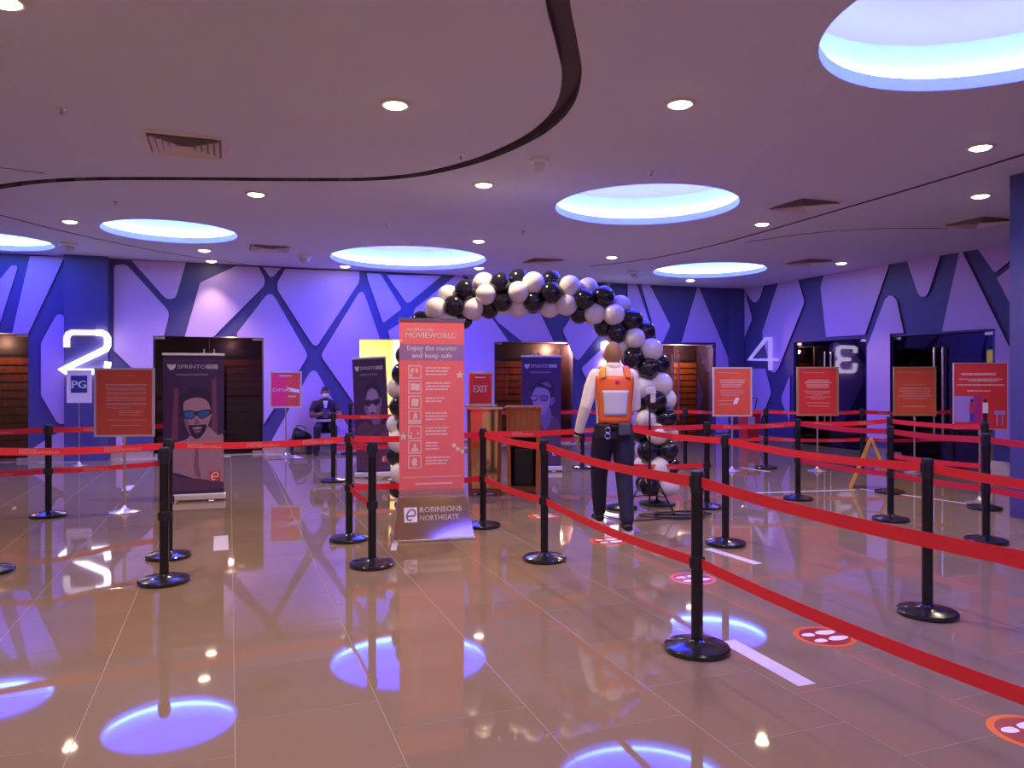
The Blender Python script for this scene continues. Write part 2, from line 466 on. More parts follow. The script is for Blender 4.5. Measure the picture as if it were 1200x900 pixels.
for q in (sdw, sdx, sdp): q.spot_size = math.radians(84); q.spot_blend = .7
for p, lab in DLP:
    e = tag(empty('downlight', p), lab, 'ceiling light', 'warm ceiling downlights')
    link('trim_ring', ME_TRIM, e); link('lamp_lens', ME_LENS, e)
    lo = bpy.data.objects.new('downlight_lamp', sdx if 'left end of the middle' in lab else sdp if lab.endswith('farther of the pair') or 'near the right wall' in lab else sdw if p.y > 14 else sd); COL.objects.link(lo); lo.parent = e; lo.location = (0, 0, -0.06)

# ------------------------------------------------------------------ walls
DT = 2.18
DOORS_B = [(-1.50, 0.41), (2.34, 4.20), (6.00, 7.05), (8.81, 10.62), (12.15, 14.25)]      # openings in the back wall
DOORS_R = [(1.745, 3.73), (4.31, 6.30)]                                                  # openings in the right wall
def wall_mesh(fn, t0, t1, openings, th=0.22):
    bm = bmesh.new()
    def seg(a, b, z0, z1):
        hexa(bm, [fn(a, -th, z0), fn(b, -th, z0), fn(b, 0, z0), fn(a, 0, z0), fn(a, -th, z1), fn(b, -th, z1), fn(b, 0, z1), fn(a, 0, z1)])
    cur = t0
    for a, b in openings:
        seg(cur, a, 0, CZ); seg(a, b, DT, CZ); cur = b
    seg(cur, t1, 0, CZ)
    return bm
wall_back = tag(obj('wall_back', wall_mesh(bw, TC + RU[0], TC + 0.22, DOORS_B), M_BLUE), 'lavender and dark blue patterned back wall', kind='structure')
wall_right = tag(obj('wall_right', wall_mesh(rw, 0, RW[1], DOORS_R), M_BLUE), 'lavender and dark blue patterned right wall', kind='structure')
bm = bmesh.new(); hexa(bm, [room(RU[0] - .2, 0), room(RU[0], 0), room(RU[0], RW[1]), room(RU[0] - .2, RW[1])] + [room(RU[0] - .2, 0, CZ), room(RU[0], 0, CZ), room(RU[0], RW[1], CZ), room(RU[0] - .2, RW[1], CZ)])
tag(obj('wall_left', bm, M_WARMWALL), 'plain warm wall outside the left edge', kind='structure')
bm = bmesh.new(); hexa(bm, [room(RU[0], RW[1]), room(0, RW[1]), room(0, RW[1] + .2), room(RU[0], RW[1] + .2)] + [room(RU[0], RW[1], CZ), room(0, RW[1], CZ), room(0, RW[1] + .2, CZ), room(RU[0], RW[1] + .2, CZ)])
tag(obj('wall_front', bm, M_WARMWALL), 'plain warm wall behind the viewer', kind='structure')

# raised lavender panels, traced on the wall plane
PB = [
    [(-60, 391), (0, 327), (13.5, 311), (19, 311), (20.5, 314), (0, 378), (-5, 391)],
    [(35, 300), (76, 300), (33, 391), (14, 391)],
    [(65, 371), (68, 368.5), (73, 368.5), (77, 375), (77, 497), (70, 497), (66, 494), (49, 465), (48, 462), (48, 404), (49, 400)],
    [(34, 532), (36, 527), (62, 510), (77, 503), (77, 532)],
    [(133.5, 314), (136, 310.5), (146, 310), (150, 312), (192, 358), (196.5, 363.5), (197.8, 368), (197, 374), (192, 393.5), (179.3, 393.5), (179.3, 455), (133.5, 411)],
    [(154, 305), (218, 307), (207.5, 344), (205, 349), (200, 350.8), (195.5, 350), (192, 347.5)],
    [(136, 505), (148, 499), (143, 530), (136, 531)],
    [(276, 312), (303, 313), (309, 324), (310.3, 330), (309, 335.5), (250, 395), (216.5, 394.5), (234, 333), (236, 330.5)],
    [(277.5, 395.5), (278, 390), (311, 347), (315, 344.5), (319, 345), (323, 350), (358, 411), (360, 416), (359, 420), (352, 432), (309, 497), (308.8, 395.8)],
    [(308, 313), (330, 314), (321, 323), (318.5, 324.6), (316, 324)],
    [(334, 315), (421, 318), (421.5, 326), (420, 332), (376, 399), (373, 403.5), (370, 405.2), (367, 404), (364, 400.5), (326, 341), (324.8, 335), (325.5, 330), (328, 326)],
    [(420, 344), (423, 342), (426, 343), (428, 347), (445.5, 398), (420.5, 398), (420.5, 482), (411, 467), (378, 420), (377, 416.5), (378.5, 412)],
    [(358, 445), (363, 437), (366.5, 434), (369.5, 434.5), (372, 437), (400, 486), (420, 521), (420, 524), (313.5, 530), (318, 517)],
    [(430, 320), (446, 321), (470, 360.5), (469.5, 363), (450.5, 377.5), (449, 377.8), (448, 376.5), (431, 327)],
    [(453, 322), (518, 323), (481, 353.5), (478, 355), (475.5, 354)],
    [(485, 364), (487, 361), (534, 322), (541, 322), (577, 373), (596, 400), (579.3, 401), (579.3, 520), (497, 526), (497, 402), (484.5, 368)],
    [(455, 387.5), (482, 370.5), (490, 398.5), (457, 398)],
    [(547, 323), (614, 327), (649, 400.5), (612, 400.5), (583, 377)],
    [(660, 389), (660, 386), (664.5, 379), (690, 340), (715, 328), (714, 372), (700, 394), (680, 420), (677, 422), (674, 420.5), (671, 414)],
    [(682, 433.5), (682, 431), (703, 410.5), (735, 395), (758, 402), (758, 517), (728, 518), (695, 460)],
    [(735.5, 329), (746, 329), (766, 392), (766, 401), (756, 401), (735.5, 390)],
    [(751, 329), (761.5, 329), (785, 380), (785, 383), (776.5, 401.3), (768.5, 401.3), (768.5, 393)],
    [(817, 328), (819, 328), (860, 435), (866, 452), (866, 508), (839, 510), (839, 401.5), (798.5, 401.5)],
]
PR = [
    [(872.5, 339), (881, 371), (881, 375), (872.5, 396)],
    [(872, 330), (895, 328), (891, 348), (888, 353), (885, 354.5), (882, 353.5), (879, 350)],
    [(912, 325), (935.5, 322), (942, 351), (942, 356), (912, 432), (908, 436.5), (905, 436.5), (903, 433), (893.5, 395), (893.5, 388)],
    [(872.5, 432), (897, 432), (903.3, 457), (903.3, 462), (893, 488), (888, 506), (872.5, 508)],
    [(925.5, 440), (915.8, 465), (915.8, 470), (925.5, 495)],
    [(961.5, 337), (965, 318), (1042, 307), (1014, 391), (1013, 392.4), (968, 395)],
    [(1037, 351), (1041, 347), (1044, 346.2), (1047, 347.2), (1051, 352), (1059, 390), (1043, 391), (1043, 518), (1016, 512), (1016, 406)],
    [(1063, 300), (1074.5, 341), (1077.5, 346.5), (1081, 348), (1085, 347), (1088, 343), (1102, 295)],
    [(1124, 292), (1128, 292), (1183, 407), (1191, 424), (1191, 525), (1166, 520), (1166, 385), (1104.5, 388.5), (1104, 387)],
    [(1146, 289), (1200, 276), (1200, 292), (1167, 319), (1164, 318)],
    [(1168, 326), (1200, 301), (1200, 387)],
]
def panels(lst, to, fn, parent):
    for pl in lst:
        pts = []
        for p in pl:
            t, z = to(*p); pts.append((t, min(max(z, 0.13), CZ - 0.004)))
        cl = [p for i, p in enumerate(pts) if (Vector(p) - Vector(pts[i - 1])).length > 0.004]
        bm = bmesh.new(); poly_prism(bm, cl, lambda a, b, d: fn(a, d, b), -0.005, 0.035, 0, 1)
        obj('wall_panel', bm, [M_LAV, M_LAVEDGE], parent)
panels(PB, lambda x, y: on_back(x, y, 0.035), bw, wall_back)
panels(PR, lambda x, y: on_right(x, y, 0.035), rw, wall_right)

# pillars
def pillar(name, c0, du, dw, label):
    bm = bmesh.new(); q = [c0, c0 + U * du, c0 + U * du + W * dw, c0 + W * dw]
    hexa(bm, [Vector((p.x, p.y, 0)) for p in q] + [Vector((p.x, p.y, CZ)) for p in q])
    return tag(obj(name, bm, M_BLUE), label, kind='structure')
pillar('wall_pillar', bw(0.985, 0), 0.66, 0.25, 'dark blue pillar on the back wall behind the lit number 2')
pillar('wall_pillar', Vector((5.14, 7.80, 0)), 1.3, 1.3, 'large dark blue pillar at the right edge')
pillar('wall_pillar', bw(TC - 0.42, 0), 0.40, 0.12, 'dark blue corner pilaster beside the number 4')

# steel baseboards between openings
def baseboard(name, fn, spans, label):
    bm = bmesh.new()
    for a, b in spans:
        hexa(bm, [fn(a, 0, 0), fn(b, 0, 0), fn(b, .045, 0), fn(a, .045, 0), fn(a, 0, .11), fn(b, 0, .11), fn(b, .045, .11), fn(a, .045, .11)])
    return tag(obj(name, bm, M_STEEL), label, kind='structure')
baseboard('baseboard_back', bw, [(-6, -1.5), (0.41, 0.98), (1.65, 2.34), (4.20, 6.0), (7.05, 8.81), (10.62, 12.15), (14.25, TC - .42)], 'steel skirting along the back wall')
baseboard('baseboard_right', rw, [(0.05, 1.745), (3.73, 4.31), (6.30, 14)], 'steel skirting along the right wall')

# ------------------------------------------------------------------ glass doors with slatted wood behind
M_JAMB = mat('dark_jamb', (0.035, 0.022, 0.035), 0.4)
DN = [0]
def glass_door(fn, t0, t1, label, glass, meet=None, lamp=0.0, handles=True, ajar=0.0, woodleaf=False, lampt=0.7):
    DN[0] += 1
    o0 = fn((t0 + t1) / 2, 0, 0)
    ex = (fn(1, 0, 0) - fn(0, 0, 0)); ed = (fn(0, 1, 0) - fn(0, 0, 0))
    e = empty('door_%d' % DN[0], (0, 0, 0)); tag(e, label, kind='structure')
    D = 0.75
    mid = meet if meet is not None else (t0 + t1) / 2
    def bx(name, a, b, d0, d1, z0, z1, m, par=e):
        bm = bmesh.new()
        hexa(bm, [fn(a, d0, z0), fn(b, d0, z0), fn(b, d1, z0), fn(a, d1, z0), fn(a, d0, z1), fn(b, d0, z1), fn(b, d1, z1), fn(a, d1, z1)])
        return obj(name, bm, m, par)
    # lobby recess behind the glass
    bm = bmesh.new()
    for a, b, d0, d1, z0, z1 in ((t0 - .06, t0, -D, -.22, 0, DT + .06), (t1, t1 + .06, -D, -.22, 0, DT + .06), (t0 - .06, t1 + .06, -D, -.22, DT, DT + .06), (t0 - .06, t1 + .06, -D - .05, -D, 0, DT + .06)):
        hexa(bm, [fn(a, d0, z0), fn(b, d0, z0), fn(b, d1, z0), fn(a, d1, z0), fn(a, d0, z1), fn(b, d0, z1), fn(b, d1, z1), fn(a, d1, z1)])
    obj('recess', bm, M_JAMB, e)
    z = 0.03
    while z < 1.80:
        bx('slat', t0 + .01, t1 - .01, -D + .001, -D + .035, z, z + .118, M_SLAT); z += .148
    bx('transom_panel', t0 + .01, t1 - .01, -D + .001, -D + .03, 1.83, DT - .01, M_JAMB)
    for a, b, hinge in ((t0 + .012, mid - .005, 0), (mid + .005, t1 - .012, 1)):
        g = bx('glass_leaf', a, b, -.075, -.063, .012, DT - .015, M_WOOD if (woodleaf and hinge == 0) else glass)
        if ajar:
            piv = fn(b if hinge else a, -.07, 0)
            ang = ajar if hinge == 0 else -ajar
            g.matrix_world = Matrix.Translation(piv) @ Matrix.Rotation(ang, 4, 'Z') @ Matrix.Translation(-piv)
        s = 1 if hinge == 0 else -1
        c = a if hinge == 0 else b
        for zz in ((DT - .06, DT - .012), (.012, .06)):
            bm = bmesh.new(); a0, a1 = sorted((c, c + s * .17))
            hexa(bm, [fn(a0, -.085, zz[0]), fn(a1, -.085, zz[0]), fn(a1, -.053, zz[0]), fn(a0, -.053, zz[0]), fn(a0, -.085, zz[1]), fn(a1, -.085, zz[1]), fn(a1, -.053, zz[1]), fn(a0, -.053, zz[1])])
            obj('patch_fitting', bm, M_STEEL, e)
        if handles:
            hx = mid - s * .085
            bm = bmesh.new(); cyl(bm, fn(hx, -.01, .45), fn(hx, -.01, 1.95), .021, 14)
            for zz in (.65, 1.75): cyl(bm, fn(hx, -.07, zz), fn(hx, -.01, zz), .012, 8)
            obj('handle', bm, M_CHROME, e, ang=40)
    if lamp:
        ld = bpy.data.lights.new('recess_lamp', 'POINT'); ld.energy = lamp * 3; ld.color = (1, .62, .32); ld.shadow_soft_size = .05
        lo = bpy.data.objects.new('recess_lamp', ld); COL.objects.link(lo); lo.parent = e
        lo.location = fn(t0 + (t1 - t0) * lampt, -.33, DT - .12)
    return e
glass_door(bw, *DOORS_B[0], 'dark glass double door at the left edge', M_GLASS, lamp=10)
glass_door(bw, *DOORS_B[1], 'dark glass double door right of the number 2', M_GLASSB, lamp=7)  # recess lamp added here to make the slats show
glass_door(bw, *DOORS_B[3], 'glass double door with brown slats behind the lecterns', M_GLASS, lamp=40, lampt=.9)
glass_door(bw, *DOORS_B[4], 'wood and glass double door behind the right leg of the balloon arch', M_GLASS, meet=13.2, lamp=40, woodleaf=True, lampt=.62)
glass_door(rw, *DOORS_R[0], 'dark glass double door on the right wall beside the number 4', M_GLASSB, ajar=math.radians(-1.9))
glass_door(rw, *DOORS_R[1], 'dark glass double door on the right wall nearest the blue pillar', M_GLASSB)

# lit yellow passage
M_YEL = mat('passage_yellow', (0.86, 0.76, 0.46), 0.6)
t0, t1 = DOORS_B[2]
e = tag(empty('door_7'), 'open doorway to a bright yellow passage', kind='structure')
bm = bmesh.new()
for a, b, d0, d1, z0, z1 in ((t0 - .08, t0, -2.6, -.22, 0, 2.5), (t1, t1 + .08, -2.6, -.22, 0, 2.5), (t0 - .08, t1 + .08, -2.6, -.22, 2.42, 2.5), (t0 - .08, t1 + .08, -2.7, -2.6, 0, 2.5)):
    hexa(bm, [bw(a, d0, z0), bw(b, d0, z0), bw(b, d1, z0), bw(a, d1, z0), bw(a, d0, z1), bw(b, d0, z1), bw(b, d1, z1), bw(a, d1, z1)])
obj('passage_wall', bm, M_YEL, e)
bm = bmesh.new(); a, b = t0 + .22, t1 - .2
hexa(bm, [bw(a, -1.5, 2.385), bw(b, -1.5, 2.385), bw(b, -.9, 2.385), bw(a, -.9, 2.385), bw(a, -1.5, 2.42), bw(b, -1.5, 2.42), bw(b, -.9, 2.42), bw(a, -.9, 2.42)])
obj('passage_lamp', bm, emis('passage_lamp_glow', (1, .86, .5), 14), e)
ld = bpy.data.lights.new('passage_light', 'AREA'); ld.energy = 38; ld.color = (1, .88, .58); ld.size = .5
lo = bpy.data.objects.new('passage_light', ld); COL.objects.link(lo); lo.parent = e; lo.location = bw((t0 + t1) / 2, -1.2, 2.36)
bm = bmesh.new(); hexa(bm, [bw(t0 + .02, -1.5, 1.9), bw(t0 + .05, -1.5, 1.9), bw(t0 + .05, -1.1, 1.9), bw(t0 + .02, -1.1, 1.9), bw(t0 + .02, -1.5, 2.1), bw(t0 + .05, -1.5, 2.1), bw(t0 + .05, -1.1, 2.1), bw(t0 + .02, -1.1, 2.1)])
obj('passage_sign', bm, mat('olive_sign', (.25, .24, .01), .5), e)

# ------------------------------------------------------------------ big wall numbers
def stroke(bm, pts, w, fn, d0, d1, mi=0):
    """flat-bottomed stroke with mitred corners"""
    pts = [Vector(p) for p in pts]; L, R = [], []
    for i, p in enumerate(pts):
        t1_ = (p - pts[i - 1]).normalized() if i else (pts[1] - p).normalized()
        t2_ = (pts[i + 1] - p).normalized() if i < len(pts) - 1 else t1_
        n1 = Vector((-t1_.y, t1_.x)); n2 = Vector((-t2_.y, t2_.x)); n = (n1 + n2)
        n = n1 if n.length < .2 else n.normalized()
        k = min(1.0 / max(n.dot(n1), .35), 1.6)
        L.append(p + n * w / 2 * k); R.append(p - n * w / 2 * k)
    for i in range(len(pts) - 1):
        q = [L[i], L[i + 1], R[i + 1], R[i]]
        hexa(bm, [fn(a.x, d0, a.y) for a in q] + [fn(a.x, d1, a.y) for a in q], mi)
M_NEON = emis('lit_number_white', (0.90, 0.84, 1.0), 5.0)
M_NEOND = emis('lit_number_dim', (0.78, 0.66, 1.0), 1.15)
M_NUM4 = mat('number_lavender', (0.72, 0.62, 0.92), 0.4, emit=(0.55, 0.42, 1.0), es=0.35)
M_RETURN = mat('number_return', (0.12, 0.10, 0.2), 0.5)
def p2(lst, d): return [on_back(x, y, d) for x, y in lst]
e = tag(empty('wall_number', bw(1.3, .25, 1.45)), 'lit white wall number 2 on the left blue pillar', 'sign', 'wall numbers')
def wn(name, pts, w, fn, d0, d1, m, par):
    bm = bmesh.new(); stroke(bm, pts, w, fn, d0, d1)
    o = obj(name, bm, m, par); o.matrix_parent_inverse = Matrix.Translation(-Vector(par.location)); return o
wn('upper_stroke', p2([(78, 407), (78, 396), (80, 391.5), (84.5, 389.5), (112, 389.8)], .30), .095, bw, .26, .32, M_NEOND, e)
wn('lower_stroke', p2([(112, 389.8), (119, 389.8), (123.5, 392), (126, 396), (126, 405), (124, 409), (74, 433), (78, 435.5), (125, 435.5), (126.5, 424)], .30), .095, bw, .26, .32, M_NEON, e)
e = tag(empty('wall_number', bw(11.6, .04, 1.5)), 'lit white wall number 3 half hidden behind the guard in the vest', 'sign', 'wall numbers')
wn('stroke', p2([(707, 409), (707, 403), (711, 401.5), (730, 401.5), (735, 404), (736, 412), (731, 417.5), (716, 418), (731, 418.5), (736, 423), (736, 430), (731, 434.5), (712, 434.5), (708, 432), (707, 423)], .08), .085, bw, .05, .12, M_NEON, e)
e = tag(empty('wall_number', rw(.6, .04, 1.5)), 'lavender wall number 4 in the corner at right', 'sign', 'wall numbers')
q4 = [on_right(x, y, .08) for x, y in ((903, 434), (903, 397), (898, 397), (878.5, 421.5), (912, 421.5))]
wn('stroke', q4, .068, rw, .05, .12, M_NUM4, e)

# ------------------------------------------------------------------ ceiling fittings
M_VENT = mat('vent_paint', (0.78, 0.68, 0.68), 0.5); M_VENTD = mat('vent_dark', (0.42, 0.34, 0.35), 0.7)
def vent_parts(e, s=.35):
    bm = bmesh.new()
    for k in range(4):
        a = k * math.pi / 2; Rm = Matrix.Rotation(a, 3, 'Z')
        q = [(-s, -s, 0), (s, -s, 0), (s - .05, -s + .05, -.012), (-s + .05, -s + .05, -.012)]
        bm.faces.new([bm.verts.new(Rm @ Vector(p)) for p in q])
        bm.faces.new([bm.verts.new(Rm @ Vector((x, y, z + .012))) for x, y, z in q[::-1]])
    obj('frame', bm, M_VENT, e)
    bm = bmesh.new(); box(bm, -s + .04, s - .04, -s + .04, s - .04, -.0025, -.001); obj('backing', bm, M_VENTD, e)
    for j in range(5):
        r = s - .07 - j * .052
        bm = bmesh.new()
        for k in range(4):
            Rm = Matrix.Rotation(k * math.pi / 2, 3, 'Z')
            q = [(-r, -r, -.030), (r, -r, -.030), (r - .040, -r + .040, -.004), (-r + .040, -r + .040, -.004)]
            bm.faces.new([bm.verts.new(Rm @ Vector(p)) for p in q])
            q2 = [(x, y, z - .003) for x, y, z in q]; bm.faces.new([bm.verts.new(Rm @ Vector(p)) for p in q2[::-1]])
        obj('louvre', bm, M_VENT, e)
VENTS = [((-2.92, 6.76), 'square louvred ceiling vent at upper left'), ((3.52, 9.10), 'square louvred ceiling vent right of the arch cove light'), ((.56, 13.5), 'square louvred ceiling vent beyond the balloon arch'), ((6.25, 10.1), 'square louvred ceiling vent beside the blue pillar'), ((-3.9, 12.15), 'square louvred ceiling vent left of the middle cove light'), ((5.35, 13.6), 'square louvred ceiling vent close to the right wall')]
v0 = None
for (x, y), lab in VENTS:
    if v0 is None:
        v0 = empty('ceiling_vent', (x, y, CZ - .001), TH); vent_parts(v0); e = v0
    else: e = copy_tree(v0); e.location = (x, y, CZ - .001)
    tag(e, lab, 'vent', 'square ceiling vents')
e = tag(empty('smoke_detector', ceil_pt(632, 187)), 'white cone-shaped ceiling detector by the curved gap', 'detector')
bm = bmesh.new(); lathe(bm, [(.10, 0), (.10, -.018), (.085, -.03), (0.05, -.036)], 24); obj('mount', bm, M_WHITEP, e, smooth=True)
bm = bmesh.new(); lathe(bm, [(.052, -.034), (.045, -.07), (.04, -.115), (.025, -.13), (0, -.132)], 20); obj('cone', bm, M_WHITEP, e, smooth=True)
for (px, py), lab in (((80, 285), 'small white ceiling camera dome at far left'), ((357, 299), 'small white ceiling camera dome left of the middle cove light'), ((744, 318), 'small white ceiling camera dome by the far right cove light')):
    e = tag(empty('camera_dome', ceil_pt(px, py)), lab, 'camera', 'ceiling camera domes')
    bm = bmesh.new(); lathe(bm, [(.13, 0), (.13, -.04), (.10, -.055), (.095, -.055)], 20); obj('housing', bm, M_WHITEP, e, ang=40)
    bm = bmesh.new(); lathe(bm, [(.095, -.053), (.085, -.09), (.05, -.125), (0, -.135)], 20); obj('dome', bm, mat('dome_tint', (.55, .52, .55), .15), e, smooth=True)
sp0 = None
for (px, py), lab in (((72, 127), 'tiny sprinkler head on the ceiling at upper left'), ((540, 181), 'tiny sprinkler head left of the curved gap'), ((135, 236), 'tiny sprinkler head above the left cove light'), ((453, 262), 'tiny sprinkler head above the middle cove light'), ((613, 271), 'tiny sprinkler head left of the arch cove light'), ((763, 201), 'tiny sprinkler head just above the arch cove light')):
    e = tag(empty('sprinkler_head', ceil_pt(px, py)), lab, 'sprinkler', 'ceiling sprinklers')
    bm = bmesh.new(); lathe(bm, [(.035, 0), (.032, -.008), (.012, -.012), (.011, -.035), (0, -.036)], 12); obj('body', bm, M_STEEL, e, ang=40)
    bm = bmesh.new(); lathe(bm, [(0, -.040), (.018, -.040), (.018, -.043), (0, -.043)], 12); obj('deflector', bm, M_VENTD, e)

# ------------------------------------------------------------------ stanchions with red belts
bm = bmesh.new(); lathe(bm, [(0, 0), (.168, 0), (.172, .006), (.172, .022), (.165, .030), (.12, .040), (.05, .050), (.034, .062), (0, .062)], 40); ME_BASE = smooth_angle(mesh_from(bm, M_BLACKB, 'base'), 35)
bm = bmesh.new(); lathe(bm, [(0, .05), (.031, .05), (.031, .85), (0, .85)], 24); ME_POLE = smooth_angle(mesh_from(bm, M_BLACK, 'pole'), 35)
bm = bmesh.new(); lathe(bm, [(.031, .835), (.0335, .838), (.0345, .935), (.033, .945), (.030, .949), (0, .950)], 24)
for k in range(4):
    a = k * math.pi / 2 + TH
    c, s = math.cos(a), math.sin(a)
    vs = box(bm, .030, .041, -.012, .012, .866, .921)
    bmesh.ops.rotate(bm, verts=vs, cent=(0, 0, 0), matrix=Matrix.Rotation(a, 3, 'Z'))
ME_HEAD = smooth_angle(mesh_from(bm, M_BLACKM, 'head'), 35)
bm = bmesh.new(); lathe(bm, [(.031, .432), (.0335, .434), (.0335, .497), (.031, .499)], 24)
for k in range(4):
    vs = box(bm, .030, .041, -.011, .011, .439, .491)
    bmesh.ops.rotate(bm, verts=vs, cent=(0, 0, 0), matrix=Matrix.Rotation(k * math.pi / 2 + TH, 3, 'Z'))
ME_COLLAR = smooth_angle(mesh_from(bm, M_BLACKM, 'collar'), 35)
POSTS = {
    'a': ((.98, 4.00), 'black belt post nearest the camera, in front of the white floor tape'),
    'b': ((2.53, 4.60), 'black belt post at right with a wide red belt crossing its middle'),
    'c': ((.256, 5.97), 'black belt post right of the red banner, between two descending belts'),
    'd': ((-1.07, 5.78), 'black belt post in front and left of the red roll-up banner'),
    'e': ((-1.44, 6.68), 'black belt post joined to long left belt, second left of the red banner'),
    'f': ((-.28, 7.29), 'black belt post standing in front of the brass lectern'),
    'g': ((-2.45, 5.32), 'front post of the overlapping pair at left, without belts'),
    'h': ((-2.75, 6.05), 'rear post of the overlapping pair at left, holding the long belts'),
    'i': ((-4.80, 7.82), 'black belt post left of the framed red poster near the number 2'),
    'j': ((-3.87, 5.58), 'black belt post cut off by the left edge, only its base showing'),
    'k': ((1.84, 6.51), 'black belt post behind the nearest post, right of the guard'),
    'l': ((2.15, 8.33), 'black belt post right of the tripod cables'),
    'm': ((1.20, 8.28), 'black belt post hidden behind the walking guard'),
    'n': ((3.37, 8.90), 'black belt post below the gold framed poster beside the number 4'),
    'o': ((3.81, 7.60), 'black belt post in front of the yellow wet floor sign'),
    'p': ((4.70, 9.40), 'black belt post right behind the post by the wet floor sign'),
    'q': ((4.15, 6.61), 'black belt post nearest the blue pillar, front of the two there'),
    'r': ((5.17, 8.26), 'black belt post nearest the blue pillar, rear of the two there'),
    's': ((1.11, 11.9), 'far black belt post left of the guard, by the wall banner'),
    't': ((2.73, 11.9), 'far black belt post in front of the wooden doors'),
    'u': ((4.00, 11.9), 'far black belt post between the two right framed posters'),
    'v': ((5.45, 11.75), 'far black belt post just behind the yellow wet floor sign'),
    'w': ((6.95, 11.9), 'far black belt post in front of the right wall doors'),
    'x': ((-2.46, 10.4), 'black belt post in front of the seated man'),
    'y': ((-3.02, 14.1), 'farthest black belt post at the wall beside the seated man'),
    'z': ((1.72, 2.03), 'black belt post just outside the right edge'),
    'A': ((3.20, 2.70), 'black belt post far outside the right edge'),
    'B': ((4.55, 5.50), 'black belt post outside the right edge in front of the pillar'),
    'C': ((-3.68, 9.25), 'black belt post hidden behind the left man portrait banner'),
    'D': ((-.52, 11.9), 'black belt post hidden behind the brass lectern'),
    'E': ((-1.52, 10.75), 'black belt post hidden behind the red roll-up banner'),
    'G': ((-1.95, 14.3), 'black belt post hidden behind the red banner at the yellow doorway'),
    'H': ((-6.6, 7.6), 'black belt post outside the left edge'),
}
BELTS = [  # from, to, levels, lettering facing the camera
    ('f', 'c', 'ul', 0), ('c', 'a', 'ul', 0), ('a', 'z', 'ul', 0),
    ('k', 'm', 'ul', 0), ('k', 'b', 'ul', 0), ('b', 'A', 'ul', 0),
    ('f', 'm', 'u', 2), ('m', 'l', 'ul', 1), ('l', 'n', 'u', 2),
    ('n', 'o', 'ul', 0), ('o', 'q', 'ul', 0), ('q', 'B', 'ul', 0),
    ('n', 'p', 'u', 2), ('p', 'r', 'ul', 0),
    ('e', 'h', 'u', 3), ('h', 'j', 'u', 2), ('e', 'f', 'ul', 1), ('e', 'd', 'ul', 0),
    ('i', 'H', 'ul', 2), ('i', 'C', 'ul', 2),
    ('D', 's', 'ul', 1), ('s', 't', 'ul', 2), ('t', 'u', 'ul', 2), ('u', 'v', 'ul', 2), ('v', 'w', 'ul', 2),
    ('x', 'E', 'ul', 1), ('y', 'G', 'ul', 1),
]
PE = {}
for k, ((x, y), lab) in POSTS.items():
    e = tag(empty('belt_stanchion', (x, y, 0)), lab, 'stanchion', 'black retractable belt stanchions')
    link('base', ME_BASE, e); link('pole', ME_POLE, e); link('head', ME_HEAD, e); link('collar', ME_COLLAR, e)
    PE[k] = e
def belt(k1, k2, zc, nt):
    a = Vector((*POSTS[k1][0], zc)); b = Vector((*POSTS[k2][0], zc)); par = PE[k1]
    d = (b - a); Ln = d.length; d.normalize()
    a = a + d * .043; b = b - d * .043; Ln = (b - a).length
    nrm = Vector((d.y, -d.x, 0))
    if nrm.dot(-a) < 0: nrm = -nrm
    sag = .014 * Ln
    nseg = 12; h = .0275; th = .0012
    def pt(s, z, o):
        p = a + d * (Ln * s); p.z += z - sag * 4 * s * (1 - s); return p + nrm * o - par.location
    bm = bmesh.new(); rows = []
    for i in range(nseg + 1):
        s = i / nseg
        rows.append([bm.verts.new(pt(s, z, o)) for z, o in ((-h, th), (h, th), (h, -th), (-h, -th))])
    for r1, r2 in zip(rows[:-1], rows[1:]):
        for j in range(4): bm.faces.new((r1[j], r1[(j + 1) % 4], r2[(j + 1) % 4], r2[j]))
    bm.faces.new(rows[0]); bm.faces.new(rows[-1][::-1])
    o = obj('belt', bm, M_BELT, par)
    if nt:
        bm = bmesh.new()
        flip = d.cross(Zv).dot(nrm) < 0
        w = .26
        for j in range(nt):
            c = (j + .5) / nt if nt > 1 else .5
            def fn(x, z, c=c):
                s = c + (x - w / 2) * (-1 if flip else 1) / Ln
                return pt(s, z, th + .0012)
            add_text(bm, 'MOVIEWORLD', .0, w, -.018, .022, fn)
            add_text(bm, 'ROBINSONS', .0, w * .45, .007, .012, fn)
        obj('lettering', bm, M_BELTTXT, o)
for k1, k2, lv, nt in BELTS:
    if 'u' in lv: belt(k1, k2, .893, nt)
    if 'l' in lv: belt(k1, k2, .465, nt)

# ------------------------------------------------------------------ print helper for posters (local x right, z up, front at y = -d)
def quad_print(bm, pts, mi, y):
    f = bm.faces.new([bm.verts.new((x, y, z)) for x, z in pts]); f.material_index = mi
def bars(bm, x0, x1, z, h, mi, y): quad_print(bm, [(x0, z), (x1, z), (x1, z + h), (x0, z + h)], mi, y)

